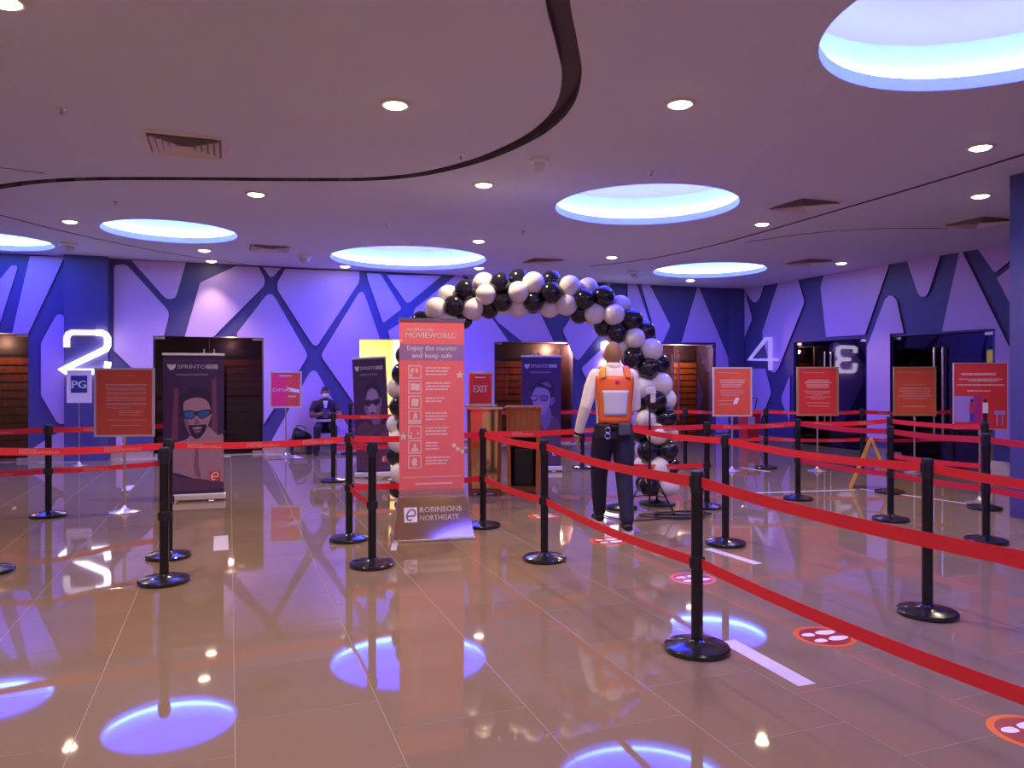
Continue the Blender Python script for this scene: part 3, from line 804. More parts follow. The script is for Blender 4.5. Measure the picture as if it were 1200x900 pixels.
# ------------------------------------------------------------------ framed poster stands
def split_print(bm, mats, e, name='print'):
    for k, m in enumerate(mats):
        b2 = bm.copy(); bmesh.ops.delete(b2, geom=[f for f in b2.faces if f.material_index != k], context='FACES')
        if not b2.faces: b2.free(); continue
        for f in b2.faces: f.material_index = 0
        obj(name, b2, m, e)
    bm.free()
def poster_stand(loc, rz, w, h, zb, label, frame_m, face_m, printer, pole_m, base_r=.15, fw=.022, thin=.0135):
    e = tag(empty('poster_stand', loc, rz), label, 'sign stand', 'framed posters on pole stands')
    bm = bmesh.new(); lathe(bm, [(0, 0), (base_r, 0), (base_r, .008), (base_r * .93, .014), (base_r * .4, .026), (.03, .045), (.016, .075), (0, .08)], 36); obj('base', bm, pole_m, e, ang=35)
    bm = bmesh.new(); cyl(bm, (0, 0, .05), (0, 0, zb + .03), thin, 14)
    cyl(bm, (0, 0, zb - .06), (0, 0, zb - .01), thin * 1.5, 14); obj('pole', bm, pole_m, e, ang=35)
    bm = bmesh.new(); box(bm, -w / 2 + fw * .6, w / 2 - fw * .6, -.006, .008, zb + fw * .6, zb + h - fw * .6); obj('poster', bm, face_m, e)
    bm = bmesh.new()
    for x0, x1, z0, z1 in ((-w / 2, w / 2, zb, zb + fw), (-w / 2, w / 2, zb + h - fw, zb + h), (-w / 2, -w / 2 + fw, zb + fw, zb + h - fw), (w / 2 - fw, w / 2, zb + fw, zb + h - fw)):
        box(bm, x0, x1, -.014, .014, z0, z1)
    obj('frame', bm, frame_m, e)
    bm = bmesh.new(); mats = printer(bm, w - 2 * fw, h - 2 * fw, zb + fw); split_print(bm, mats, e)
    return e
Y1 = -.0075
def pr_text(lines, head=True, x0f=.14):
    """lines: (relative height, left, right, bar height) rows of tiny unreadable print"""
    def f(bm, w, h, zb):
        if head:
            fn = lambda x, z: (x, Y1, z)
            add_text(bm, 'ROBINSONS', -w * .40, -w * .12, zb + h * .905, h * .022, fn, 0, .012)
            add_text(bm, 'MOVIEWORLD', -w * .12, w * .18, zb + h * .90, h * .024, fn, 0, .0)
        for zr, l, r, bh in lines:
            n = max(2, int((r - l) * 9)); rnd = random.Random(int(zr * 1000))
            x = l
            while x < r - .01:                      # word-like dashes
                x2 = min(r, x + rnd.uniform(.05, .14)); bars(bm, (x - .5) * w, (x2 - .5) * w - .004, zb + h * zr, h * bh, 0, Y1); x = x2
        return [M_TXTP]
    return f
S1L = [(.76, .16, .92, .022)] + [(z, .18, .90, .010) for z in (.715, .69, .645, .62, .575, .55, .525, .48, .455)] + [(.41, .18, .62, .010), (.36, .40, .86, .010), (.335, .40, .80, .010), (.30, .40, .84, .010), (.22, .18, .90, .011), (.14, .25, .80, .010)]
p = floor_pt(146, 600)
poster_stand(p, math.radians(4), .62, .735, .805, 'orange-red notice in a silver frame on a pole stand below the number 2', M_SILVER, M_REDO, pr_text(S1L), M_STEEL, .16)
def pr_pg(bm, w, h, zb):
    bars(bm, -w * .36, w * .36, zb + h * .30, h * .55, 0, Y1)
    add_text(bm, 'PG', -w * .31, w * .31, zb + h * .44, h * .25, lambda x, z: (x, Y1 - .001, z), 1, .03)
    return [mat('rating_blue', (.03, .04, .22), .4), M_PRINTW]
poster_stand(Vector((-7.02, 12.25, 0)), math.radians(8), .37, .53, 1.02, 'small white board reading PG on a thin pole below the number 2', M_WHITE, M_WHITE, pr_pg, M_STEEL, .13, .012, .008)
def pr_pink(bm, w, h, zb):
    bars(bm, 0, w * .48, zb + h * .02, h * .96, 1, Y1)
    add_text(bm, 'DMAX', -w * .44, w * .30, zb + h * .44, h * .10, lambda x, z: (x, Y1 - .001, z), 0, .02)
    quad_print(bm, [(w * .02, zb + h * .63), (w * .10, zb + h * .56), (w * .47, zb + h * .50), (w * .47, zb + h * .40), (w * .20, zb + h * .44), (w * .08, zb + h * .53)], 0, Y1 - .002)
    bars(bm, -w * .22, w * .2, zb + h * .90, h * .02, 0, Y1 - .001)
    bars(bm, w * .08, w * .36, zb + h * .27, h * .05, 2, Y1 - .001)
    return [M_PRINTW, mat('poster_coral', (.80, .10, .08), .3), M_TXTP]
poster_stand(Vector((-4.08, 13.62, 0)), math.radians(10), .56, .66, .88, 'magenta and coral framed poster on a pole stand left of the seated man', M_SILVER, M_PINK, pr_pink, M_STEEL, .15, .03, .010)
S5L = [(.74, .16, .86, .026), (.69, .16, .84, .026), (.645, .20, .78, .022), (.60, .20, .74, .022), (.52, .16, .84, .012), (.47, .18, .80, .012), (.42, .2, .7, .012), (.30, .12, .6, .012), (.22, .14, .5, .012)]
def pr_s5(bm, w, h, zb):
    m = pr_text(S5L)(bm, w, h, zb); m.append(M_PRINTW)
    quad_print(bm, [(w * .02, zb + h * .24), (w * .12, zb + h * .23), (w * .20, zb + h * .36), (w * .10, zb + h * .38)], 1, Y1 - .001); return m
poster_stand(floor_pt(858, 552), math.radians(-2), .60, .755, .835, 'glossy orange-red notice in a silver frame on a stand below the number 4', M_SILVER, M_REDO, pr_s5, M_STEEL, .15, .026)
S6L = [(z, a, b, .026) for z, a, b in ((.73, .22, .80), (.68, .16, .86), (.63, .20, .80), (.58, .22, .80))] + [(z, a, b, .013) for z, a, b in ((.49, .16, .84), (.45, .18, .82), (.41, .36, .64), (.37, .16, .86), (.33, .32, .70), (.24, .2, .84), (.17, .24, .80))]
poster_stand(floor_pt(958, 552), math.radians(-3), .625, .75, .845, 'red notice in a gold frame on a stand, middle of the three at right', M_GOLDFR, M_RED, pr_text(S6L), M_STEEL, .15, .028)
S7L = [(z, a, b, .017) for z, a, b in ((.555, .10, .92), (.50, .10, .92), (.445, .16, .90), (.39, .10, .94), (.335, .2, .84), (.16, .2, .8))]
def pr_s7(bm, w, h, zb):
    m = pr_text(S7L)(bm, w, h, zb)
    add_text(bm, 'ADVISORY', -w * .30, w * .30, zb + h * .62, h * .05, lambda x, z: (x, Y1, z), 0, .02); return m
poster_stand(Vector((6.05, 11.35, 0)), math.radians(-6), .61, .74, .855, 'orange-red advisory notice in a gold frame on a stand nearest the right end', M_GOLDFR, M_REDO, pr_s7, M_STEEL, .15, .028)
# large red safety poster beside the pillar
def pr_s8(bm, w, h, zb):
    f0 = lambda x, z: (x, Y1, z)
    for zr, l, r, bh in ((.82, .14, .80, .035), (.75, .1, .92, .02), (.725, .28, .84, .02), (.66, .06, .96, .022), (.57, .25, .70, .02)):
        rnd = random.Random(int(zr * 100)); x = l
        while x < r - .01:
            x2 = min(r, x + rnd.uniform(.05, .13)); bars(bm, (x - .5) * w, (x2 - .5) * w - .004, zb + h * zr, h * bh, 0, Y1); x = x2
    bars(bm, -w * .49, -w * .13, zb + h * .10, h * .40, 1, Y1)
    bars(bm, -w * .12, w * .02, zb + h * .10, h * .40, 2, Y1)
    # two printed figures and a counter
    def fig(cx, top, bot, s):
        quad_print(bm, [(cx - .05 * w, zb + h * .24), (cx + .06 * w, zb + h * .24), (cx + .055 * w, zb + h * .40), (cx - .045 * w, zb + h * .40)], top, Y1 - .001)
        quad_print(bm, [(cx - .04 * w, zb + h * .10), (cx + .04 * w, zb + h * .10), (cx + .05 * w, zb + h * .24), (cx - .04 * w, zb + h * .24)], bot, Y1 - .001)
        quad_print(bm, [(cx + .03 * w * math.cos(a * .785), zb + h * .43 + .03 * h * math.sin(a * .785)) for a in range(8)], 5, Y1 - .001)
    fig(-.16 * w, 3, 4, 1); fig(.09 * w, 6, 5, 1)
    bars(bm, w * .26, w * .47, zb + h * .22, h * .06, 1, Y1); bars(bm, w * .30, w * .33, zb + h * .06, h * .16, 1, Y1); bars(bm, w * .40, w * .43, zb + h * .06, h * .16, 1, Y1)
    return [M_TXTP, mat('print_lilac', (.45, .30, .75), .4), mat('print_magenta', (.55, .03, .25), .4), mat('print_redfig', (.60, .06, .10), .4), mat('print_blue', (.12, .06, .45), .4), mat('print_dark', (.06, .02, .05), .4), M_PRINTW]
poster_stand(Vector((5.38, 8.68, 0)), math.radians(-14), .56, .765, .84, 'large red poster with two printed figures on a stand beside the blue pillar', M_SILVER, M_RED, pr_s8, M_STEEL, .15, .008)

# ------------------------------------------------------------------ roll-up portrait banners
M_BANN = mat('banner_plum', (0.055, 0.025, 0.105), 0.5, var=.2, scale=2)
M_SK1 = mat('print_skin_light', (.46, .27, .36), .5); M_SK2 = mat('print_skin_mid', (.27, .14, .22), .5); M_SK3 = mat('print_dark_hair', (.035, .018, .06), .5)
M_LENSB = mat('print_blue_lens', (.03, .16, .42), .4); M_SKD = mat('print_shadow', (.12, .055, .12), .5); M_STREAK = mat('print_rose_streak', (.20, .06, .13), .5)
M_VIO1 = mat('print_violet_light', (.34, .23, .46), .5); M_VIO2 = mat('print_violet_mid', (.19, .12, .30), .5)
def rollup(loc, rz, w, h, label, art, lean=0.0, base_m=M_WHITE, art_mats=None):
    e = tag(empty('rollup_banner', loc, rz), label, 'banner', 'dark portrait roll-up banners')
    e.rotation_euler = (0, lean, rz)
    zb = .085
    bm = bmesh.new(); box(bm, -w / 2 - .02, w / 2 + .02, -.05, .05, .018, .085, 0, .012); obj('base_cassette', bm, base_m, e)
    for s in (-1, 1):
        bm = bmesh.new(); box(bm, s * w * .3 - .03, s * w * .3 + .03, -.13, .13, 0, .02, 0, .006); obj('foot', bm, M_STEEL, e)
    bm = bmesh.new(); box(bm, -w / 2, w / 2, -.004, .004, zb - .01, zb + h); obj('banner_sheet', bm, M_BANN, e)
    bm = bmesh.new(); box(bm, -w / 2 - .01, w / 2 + .01, -.012, .012, zb + h - .004, zb + h + .024, 0, .004); obj('top_rail', bm, M_WHITE, e)
    bm = bmesh.new(); cyl(bm, (0, .03, .05), (0, .03, zb + h), .009, 8); obj('support_pole', bm, M_STEEL, e)
    bm = bmesh.new(); fn = lambda x, z: (x, -.006, z)
    T = zb + h
    # shield mark, name, two block characters, tagline
    sx = -w * .36; sz = T - h * .085
    quad_print(bm, [(sx + a * w * .07, sz + b * h * .022) for a, b in ((-1, 1), (-.4, .8), (.4, .8), (1, 1), (.95, .1), (.5, -.8), (0, -1.1), (-.5, -.8), (-.95, .1))], 0, -.006)
    add_text(bm, 'SPRINTO', -w * .26, w * .20, sz - h * .013, h * .030, fn, 0, .02)
    for cx in (.255, .355):
        for j in range(4): bars(bm, w * (cx - .042), w * (cx + .042), sz - h * .013 + j * h * .0085, h * .0052, 0, -.006)
        for j in (-1, 1): bars(bm, w * (cx + j * .036) - .004, w * (cx + j * .036) + .004, sz - h * .013, h * .031, 0, -.0062)
    add_text(bm, 'HUMANIZE EVERYDAY', -w * .28, w * .24, sz - h * .062, h * .013, fn, 0, .012)
    obj('lettering', bm, mat('banner_white_print', (.62, .56, .72), .5), e)
    bm = bmesh.new(); mats = art(bm, lambda a, b: ((a - .5) * w, T - b * h)); obj('portrait_print', bm, mats, e)
    bm = bmesh.new()                               # small red store mark with a script e
    x0, z0, s = w * .26, zb + h * .085, w * .18
    bars(bm, x0, x0 + s, z0, s, 0, -.0066)
    cxx, czz = x0 + s * .5, z0 + s * .52
    pts = []
    for k in range(15):
        a = math.radians(-10 + k * 22); pts.append((cxx + s * .30 * math.cos(a) + s * .10 * math.sin(a), czz + s * .36 * math.sin(a)))
    pts = [(cxx - s * .28, czz - s * .06)] + pts
    for q1, q2 in zip(pts[:-1], pts[1:]):
        d = Vector((q2[0] - q1[0], q2[1] - q1[1])); n = Vector((-d.y, d.x)).normalized() * s * .055
        quad_print(bm, [(q1[0] - n.x, q1[1] - n.y), (q2[0] - n.x, q2[1] - n.y), (q2[0] + n.x, q2[1] + n.y), (q1[0] + n.x, q1[1] + n.y)], 1, -.0072)
    obj('store_mark', bm, [M_RED, M_PRINTW], e)
    return e
def layers(specs, remap=lambda b: b):
    def f(bm, mp):
        mats = []
        for k, (m, pts) in enumerate(specs):
            if m not in mats: mats.append(m)
            quad_print(bm, [mp(min(max(p[0], .004), .996), min(remap(p[1]), .985)) for p in pts], mats.index(m), -.0052 - .00018 * k)
        return mats
    return f
def sm2(pts, sub=4):
    q = catmull([Vector((a, b, 0)) for a, b in pts + [pts[0]]], sub); return [(v.x, v.y) for v in q[:-1]]
art1 = layers([
    (M_STREAK, [(.80, .12), (.87, .10), (.90, .60), (.80, .58)]), (M_STREAK, [(.18, .18), (.25, .18), (.24, .55), (.14, .55)]),
    (M_SK1, sm2([(.0, .60), (.20, .57), (.40, .54), (.52, .47), (.72, .45), (.90, .52), (1.0, .54), (1.0, .93), (.62, .90), (.40, .86), (.10, .82), (.02, .90)])),
    (M_SKD, sm2([(.02, .80), (.16, .84), (.30, .87), (.55, .88), (.80, .90), (1.0, .92), (1.0, .965), (.0, .965)])),
    (M_SK2, sm2([(.46, .60), (.52, .66), (.50, .78), (.54, .86), (.62, .87), (.58, .76), (.58, .66), (.54, .60)])),
    (M_SK2, sm2([(.02, .62), (.10, .70), (.12, .80), (.06, .88), (.02, .90)])),
    (M_SK3, sm2([(.27, .34), (.26, .26), (.34, .20), (.52, .17), (.72, .19), (.80, .26), (.79, .34), (.76, .38), (.30, .38)])),
    (M_SK1, sm2([(.33, .31), (.36, .27), (.55, .245), (.72, .27), (.78, .33), (.80, .36), (.76, .42), (.72, .47), (.64, .515), (.54, .53), (.46, .51), (.38, .45), (.34, .39)])),
    (M_SK2, sm2([(.33, .36), (.40, .37), (.42, .46), (.48, .52), (.43, .51), (.36, .44)])),
    (M_SK3, sm2([(.40, .44), (.52, .445), (.66, .44), (.72, .45), (.66, .51), (.56, .545), (.47, .52)])),
    (M_SK1, sm2([(.48, .462), (.58, .456), (.64, .462), (.60, .475), (.50, .476)])),
    (M_SK2, sm2([(.50, .485), (.62, .483), (.58, .50), (.52, .50)])),
    (M_SK3, sm2([(.32, .345), (.42, .335), (.54, .345), (.66, .335), (.79, .335), (.80, .36), (.70, .39), (.62, .40), (.545, .375), (.48, .40), (.40, .40), (.33, .385)])),
    (M_LENSB, sm2([(.34, .352), (.44, .345), (.515, .358), (.48, .392), (.40, .393), (.35, .375)])),
    (M_LENSB, sm2([(.56, .358), (.66, .345), (.76, .345), (.75, .365), (.68, .388), (.61, .392)])),
    (M_SK2, sm2([(.52, .40), (.56, .40), (.60, .435), (.54, .442), (.50, .435)])),
], lambda b: b + .06 * min(1, max(0, (.95 - b) / .4)))
rollup(Vector((-3.70, 8.78, 0)), math.radians(17), .655, 1.61, 'dark roll-up banner of a bare-chested bearded model in blue sunglasses at left', art1)
art2 = layers([
    (M_VIO2, sm2([(.30, .54), (.34, .44), (.40, .34), (.56, .30), (.72, .32), (.82, .40), (.83, .48), (.76, .58), (.70, .66), (.56, .66), (.42, .62)])),
    (M_VIO1, sm2([(.42, .36), (.56, .325), (.68, .345), (.72, .41), (.70, .47), (.64, .58), (.56, .63), (.48, .60), (.40, .52), (.38, .44)])),
    (M_VIO2, sm2([(.55, .60), (.74, .54), (.76, .68), (.60, .70), (.52, .67)])),
    (M_SK3, sm2([(.34, .33), (.44, .27), (.62, .25), (.78, .30), (.84, .40), (.78, .42), (.70, .35), (.56, .315), (.42, .345), (.36, .42)])),
    (M_SK3, sm2([(.30, .445), (.44, .435), (.54, .445), (.66, .43), (.78, .435), (.76, .475), (.64, .50), (.55, .475), (.44, .505), (.32, .485)])),
    (M_SK3, sm2([(.46, .575), (.54, .567), (.62, .575), (.54, .588)])),
    (M_SKD, sm2([(.0, .74), (.30, .66), (.50, .70), (.76, .69), (1.0, .74), (1.0, .98), (0, .98)])),
], lambda b: .375 + (b - .45) * .85 if b < .72 else b - .03 * (.98 - b) / .26)
rollup(Vector((-1.97, 10.78, 0)), math.radians(-9), .50, 1.62, 'dark roll-up banner of a model in black sunglasses left of the red banner', art2, lean=-.045)
art3 = layers([
    (M_VIO2, sm2([(.50, .64), (.72, .58), (.76, .66), (.86, .70), (.90, .78), (.40, .78), (.44, .70)])),
    (M_VIO1, sm2([(.26, .46), (.30, .38), (.44, .34), (.64, .36), (.72, .42), (.72, .54), (.66, .60), (.56, .66), (.42, .65), (.32, .58)])),
    (M_VIO2, sm2([(.74, .47), (.82, .46), (.84, .51), (.78, .55), (.73, .54)])),
    (M_SK3, sm2([(.24, .41), (.28, .34), (.44, .27), (.66, .26), (.80, .32), (.84, .42), (.80, .46), (.74, .46), (.68, .385), (.50, .355), (.36, .36), (.28, .42)])),
    (M_VIO2, sm2([(.50, .31), (.66, .29), (.76, .34), (.70, .35), (.58, .33)])),
    (M_SKD, sm2([(.20, .45), (.30, .44), (.40, .44), (.42, .48), (.36, .505), (.24, .50)])), (M_SKD, sm2([(.46, .44), (.58, .44), (.68, .45), (.66, .50), (.56, .51), (.47, .49)])),
    (M_VIO1, sm2([(.23, .455), (.30, .45), (.39, .452), (.39, .475), (.34, .492), (.25, .485)])), (M_VIO2, sm2([(.48, .452), (.58, .452), (.65, .46), (.63, .49), (.56, .497), (.49, .48)])),
    (M_SK3, sm2([(.36, .572), (.44, .565), (.50, .575), (.43, .588)])),
    (M_SKD, sm2([(.0, .80), (.24, .72), (.46, .70), (.60, .75), (.80, .69), (1.0, .74), (1.0, .98), (0, .98)])),
], lambda b: .375 + (b - .47) * .82 if b < .70 else b - .10 * (.98 - b) / .28)
rollup(Vector((.445, 11.50, 0)), math.radians(3), .60, 1.66, 'dark roll-up banner of a model in clear glasses behind the lecterns', art3)

# ------------------------------------------------------------------ red information banner on a brass base
M_REDB = mat('banner_coral_red', (.93, .19, .19), .30)
M_PURB = mat('banner_violet_band', (.36, .19, .42), .4)
M_PINKW = mat('banner_pale_pink', (.95, .66, .62), .45)
M_GREYR = mat('banner_dusty_foot', (.55, .24, .22), .4)
e = tag(empty('information_banner', (-.72, 6.80, 0), math.radians(14)), 'tall coral red information banner on a brass wedge base', 'banner')
w, zb, zt = .585, .34, 1.955; h = zt - zb
bm = bmesh.new(); box(bm, -w / 2, w / 2, -.004, .004, zb - .06, zt); obj('banner_sheet', bm, M_REDB, e)
bm = bmesh.new(); box(bm, -w / 2 - .012, w / 2 + .012, -.013, .013, zt - .012, zt + .016, 0, .004); obj('top_rail', bm, M_CHROME, e)
bm = bmesh.new()
hexa(bm, [(-.36, -.16, .012), (.36, -.16, .012), (.36, .16, .012), (-.36, .16, .012), (-.305, -.045, .375), (.305, -.045, .375), (.305, .045, .375), (-.305, .045, .375)])
bmesh.ops.bevel(bm, geom=bm.edges[:], offset=.012, segments=2, affect='EDGES'); base = obj('wedge_base', bm, M_BRASS, e)
bm = bmesh.new(); box(bm, -.365, .365, -.165, .165, 0, .022, 0, .006); obj('base_plate', bm, M_STEEL, e)
bm = bmesh.new(); box(bm, -.30, .30, -.052, .052, .372, .392, 0, .005); obj('base_lip', bm, M_CHROME, e)
bm = bmesh.new(); cyl(bm, (0, .03, .3), (0, .03, zt), .012, 10); obj('support_pole', bm, M_STEEL, e)
# lettering on the sloping front of the base
def slope(x, z):
    k = (z - .012) / .363; return (x, -.16 + .115 * k - .005, z)
bm = bmesh.new()
add_text(bm, 'ROBINSONS', -.12, .255, .245, .045, slope, 0, .012)
add_text(bm, 'NORTHGATE', -.12, .225, .175, .045, slope, 0, .012)
pts = [slope(x, z) for x, z in ((-.26, .165), (-.145, .165), (-.145, .29), (-.26, .29))]
f = bm.faces.new([bm.verts.new(p) for p in pts]); f.material_index = 0
cx, cz = -.20, .228; pp = [(cx - .035, cz - .012)] + [(cx + .036 * math.cos(math.radians(-10 + 22 * k)) + .012 * math.sin(math.radians(-10 + 22 * k)), cz + .045 * math.sin(math.radians(-10 + 22 * k))) for k in range(15)]
for q1, q2 in zip(pp[:-1], pp[1:]):
    d = Vector((q2[0] - q1[0], q2[1] - q1[1])); n = Vector((-d.y, d.x)).normalized() * .007
    vs = []
    for x, z in ((q1[0] - n.x, q1[1] - n.y), (q2[0] - n.x, q2[1] - n.y), (q2[0] + n.x, q2[1] + n.y), (q1[0] + n.x, q1[1] + n.y)):
        s = slope(x, z); vs.append(bm.verts.new((s[0], s[1] - .003, s[2])))
    f = bm.faces.new(vs); f.material_index = 1
obj('base_lettering', bm, [M_PRINTW, mat('mark_violet', (.25, .16, .35), .4)], e)
def BX(a): return (a - .5) * w
def BZ(b): return zt - b * (zt - .34)
yb = -.0052
bm = bmesh.new()
bz0, bz1 = BZ(.224), BZ(.134)
bars(bm, BX(0), BX(1), bz0, bz1 - bz0, 0, yb)
obj('violet_band', bm, M_PURB, e)
bm = bmesh.new(); bars(bm, BX(0), BX(1), BZ(1.0), BZ(.94) - BZ(1.0), 0, yb); obj('foot_strip', bm, M_GREYR, e)
bm = bmesh.new(); fnb = lambda x, z: (x, yb - .001, z)
for body, xa, xb, zz, hh_, bo in (('ROBINSONS', .12, .52, BZ(.062), .028, .012), ('MOVIEWORLD', .10, .88, BZ(.100), .050, .02),
                              ('Enjoy the movies', .12, .88, bz0 + (bz1 - bz0) * .52, (bz1 - bz0) * .40, .02), ('and keep safe', .19, .81, bz0 + (bz1 - bz0) * .06, (bz1 - bz0) * .40, .02)):
    add_text(bm, body, BX(xa), BX(xb), zz, hh_, fnb, 0, bo); obj('heading_lettering', bm, M_PRINTW, e); bm = bmesh.new()
bm.free()
rowsz = [.252, .336, .420, .503, .586, .668, .750]
for k, b0 in enumerate(rowsz):
    z1 = BZ(b0); s = .118; z0 = z1 - s; x0 = BX(.135)
    bm = bmesh.new()
    for a, b, c, d in ((x0, x0 + s, z0, .009), (x0, x0 + s, z1 - .009, .009)): bars(bm, a, b, c, d, 0, yb - .001)
    bars(bm, x0, x0 + .009, z0 + .009, s - .018, 0, yb - .001); bars(bm, x0 + s - .009, x0 + s, z0 + .009, s - .018, 0, yb - .001)
    def P(lst): quad_print(bm, [(x0 + a * s, z0 + b * s) for a, b in lst], 0, yb - .001)
    if k == 0: P(sm2([(.18, .45), (.25, .75), (.40, .80), (.38, .55), (.28, .40)])); P(sm2([(.50, .62), (.62, .82), (.74, .55), (.66, .42)])); P([(.12, .14), (.3, .14), (.3, .32), (.12, .34)])
    if k == 1: P([(.18, .28), (.84, .24), (.84, .74), (.18, .80)])
    if k == 2: P([(.22, .22), (.74, .18), (.80, .74), (.28, .80)])
    if k == 3: P([(.36, .34), (.44, .86), (.64, .86), (.70, .36), (.56, .36), (.54, .62), (.50, .36)]); P([(.10, .12), (.90, .12), (.90, .30), (.10, .30)])
    if k == 4: P(sm2([(.18, .42), (.26, .55), (.32, .42), (.26, .34)])); P(sm2([(.66, .40), (.74, .58), (.82, .40), (.74, .30)])); P([(.10, .12), (.28, .12), (.28, .26), (.10, .26)])
    if k == 5: P(sm2([(.50, .78), (.62, .66), (.58, .52), (.50, .48), (.42, .52), (.38, .66)])); P([(.22, .14), (.78, .14), (.74, .40), (.60, .48), (.40, .48), (.26, .40)])
    if k == 6: P(sm2([(.26, .60), (.40, .80), (.60, .76), (.68, .58), (.62, .36), (.70, .22), (.34, .22), (.28, .40)]))
    obj('pictogram', bm, M_PINKW, e)
    bm = bmesh.new(); rnd = random.Random(k)
    nl = [3, 3, 2, 3, 3, 3, 3][k]
    for j in range(nl):
        x, xe = BX(.40), BX([.78, .80, .70, .74, .76, .62, .78][k] - .03 * j * rnd.random()); zz = z1 - .030 - j * .028
        while x < xe - .01:
            x2 = min(xe, x + rnd.uniform(.03, .07)); bars(bm, x, x2 - .006, zz, .013, 0, yb - .001); x = x2
    obj('caption_lines', bm, M_PINKW, e)
bm = bmesh.new()
for k in range(30): bars(bm, BX(.04 + .031 * k), BX(.04 + .031 * k + .018), BZ(.875), .009, 0, yb - .001)
x = BX(.24)
while x < BX(.78):
    bars(bm, x, x + .022, BZ(.915), .016, 0, yb - .0012); x += .026
obj('foot_line', bm, M_PINKW, e)
bm = bmesh.new()
def star(cx, cz, r): quad_print(bm, [(cx + (r if j % 2 == 0 else r * .42) * math.sin(j * math.pi / 5), cz + (r if j % 2 == 0 else r * .42) * math.cos(j * math.pi / 5)) for j in range(10)], 0, yb - .0012)
star(BX(.93), BZ(.305), .042); star(BX(.06), BZ(.645), .042); star(BX(.03), BZ(.115), .018)
for a, b in ((.84, .70), (.90, .72), (.97, .735)):
    quad_print(bm, [(BX(a) + .02 * math.cos(k * .785), BZ(b) + .02 * math.sin(k * .785)) for k in range(8)], 0, yb - .0012)
obj('star_print', bm, mat('banner_cream', (.88, .66, .52), .4), e)

# ------------------------------------------------------------------ lecterns
def lectern(loc, rz, label, brass):
    e = tag(empty('lectern', loc, rz), label, 'lectern', 'wooden lecterns')
    w1, w0, d1, d0, H = .21, .195, .18, .16, 1.08
    def lerp(z): k = z / H; return w0 + (w1 - w0) * k, d0 + (d1 - d0) * k
    bm = bmesh.new()
    for sx in (-1, 1):
        for sy in (-1, 1):
            q = []
            for z in (0.0, H - .03):
                a, b = lerp(z); x0, x1 = sorted((sx * a, sx * (a - .045))); y0, y1 = sorted((sy * b, sy * (b - .04)))
                q += [(x0, y0, z), (x1, y0, z), (x1, y1, z), (x0, y1, z)]
            bm2 = bmesh.new(); hexa(bm2, q); obj('post', bm2, M_WOOD if not brass else M_WOODD, e)
    bm.free()
    bm = bmesh.new(); box(bm, -w1 - .02, w1 + .02, -d1 - .02, d1 + .02, H - .03, H, 0, .006); obj('top', bm, M_CHROME if brass else M_WOOD, e)
    a, b = lerp(.05); bm = bmesh.new(); box(bm, -a + .02, a - .02, -b + .01, b - .01, .03, .09); obj('bottom_shelf', bm, M_WOODD, e)
    for s in (-1, 1):
        bm = bmesh.new(); hexa(bm, [(s * (w0 - .03), -d0 + .03, .09), (s * (w0 - .015), -d0 + .03, .09), (s * (w0 - .015), d0 - .03, .09), (s * (w0 - .03), d0 - .03, .09), (s * (w1 - .03), -d1 + .03, H - .03), (s * (w1 - .015), -d1 + .03, H - .03), (s * (w1 - .015), d1 - .03, H - .03), (s * (w1 - .03), d1 - .03, H - .03)])
        obj('side_panel', bm, M_WOODD if brass else M_WOOD, e)
    def front(z0, z1, name, m, off=.004):
        a0, b0 = lerp(z0); a1, b1 = lerp(z1); bm = bmesh.new()
        hexa(bm, [(-a0 + .044, -b0 + off, z0), (a0 - .044, -b0 + off, z0), (a0 - .044, -b0 + off + .015, z0), (-a0 + .044, -b0 + off + .015, z0), (-a1 + .044, -b1 + off, z1), (a1 - .044, -b1 + off, z1), (a1 - .044, -b1 + off + .015, z1), (-a1 + .044, -b1 + off + .015, z1)])
        obj(name, bm, m, e)
    if brass:
        front(.09, H - .03, 'brass_panel', M_BRASS)
    else:
        front(H - .38, H - .03, 'apron_panel', M_WOOD)
        bm = bmesh.new(); box(bm, -.13, .13, -.02, .12, .09, .55, 0, .02); obj('black_bin', bm, M_BLACKM, e)
        bm = bmesh.new(); box(bm, -.17, .17, .11, .13, .09, H - .05); obj('back_panel', bm, M_BLACKM, e)
    return e
LEC = Vector((-.335, 9.30, 0))
lectern(LEC, math.radians(0), 'wooden lectern with a mirror brass front panel holding the EXIT sign', True)
lectern(Vector((.15, 9.44, 0)), math.radians(-4), 'open orange wood lectern right of the brass-fronted one', False)
e = tag(empty('exit_sign', LEC + Vector((-.05, -.02, 1.08)), math.radians(2)), 'red table sign reading EXIT on the brass lectern', 'sign')
bm = bmesh.new(); box(bm, -.15, .15, -.012, .012, .02, .42, 0, .004); obj('acrylic_holder', bm, M_CHROME, e)
bm = bmesh.new(); box(bm, -.135, .135, -.018, -.0125, .035, .40); obj('sign_sheet', bm, mat('exit_red', (.92, .045, .055), .35), e)
bm = bmesh.new(); add_text(bm, 'EXIT', -.085, .085, .175, .085, lambda x, z: (x, -.0195, z), 0, .025); bars(bm, -.07, .06, .35, .014, 0, -.0195); obj('lettering', bm, M_PRINTW, e)
bm = bmesh.new(); box(bm, -.20, .20, -.06, .06, 0, .022, 0, .005); obj('foot', bm, M_CHROME, e)

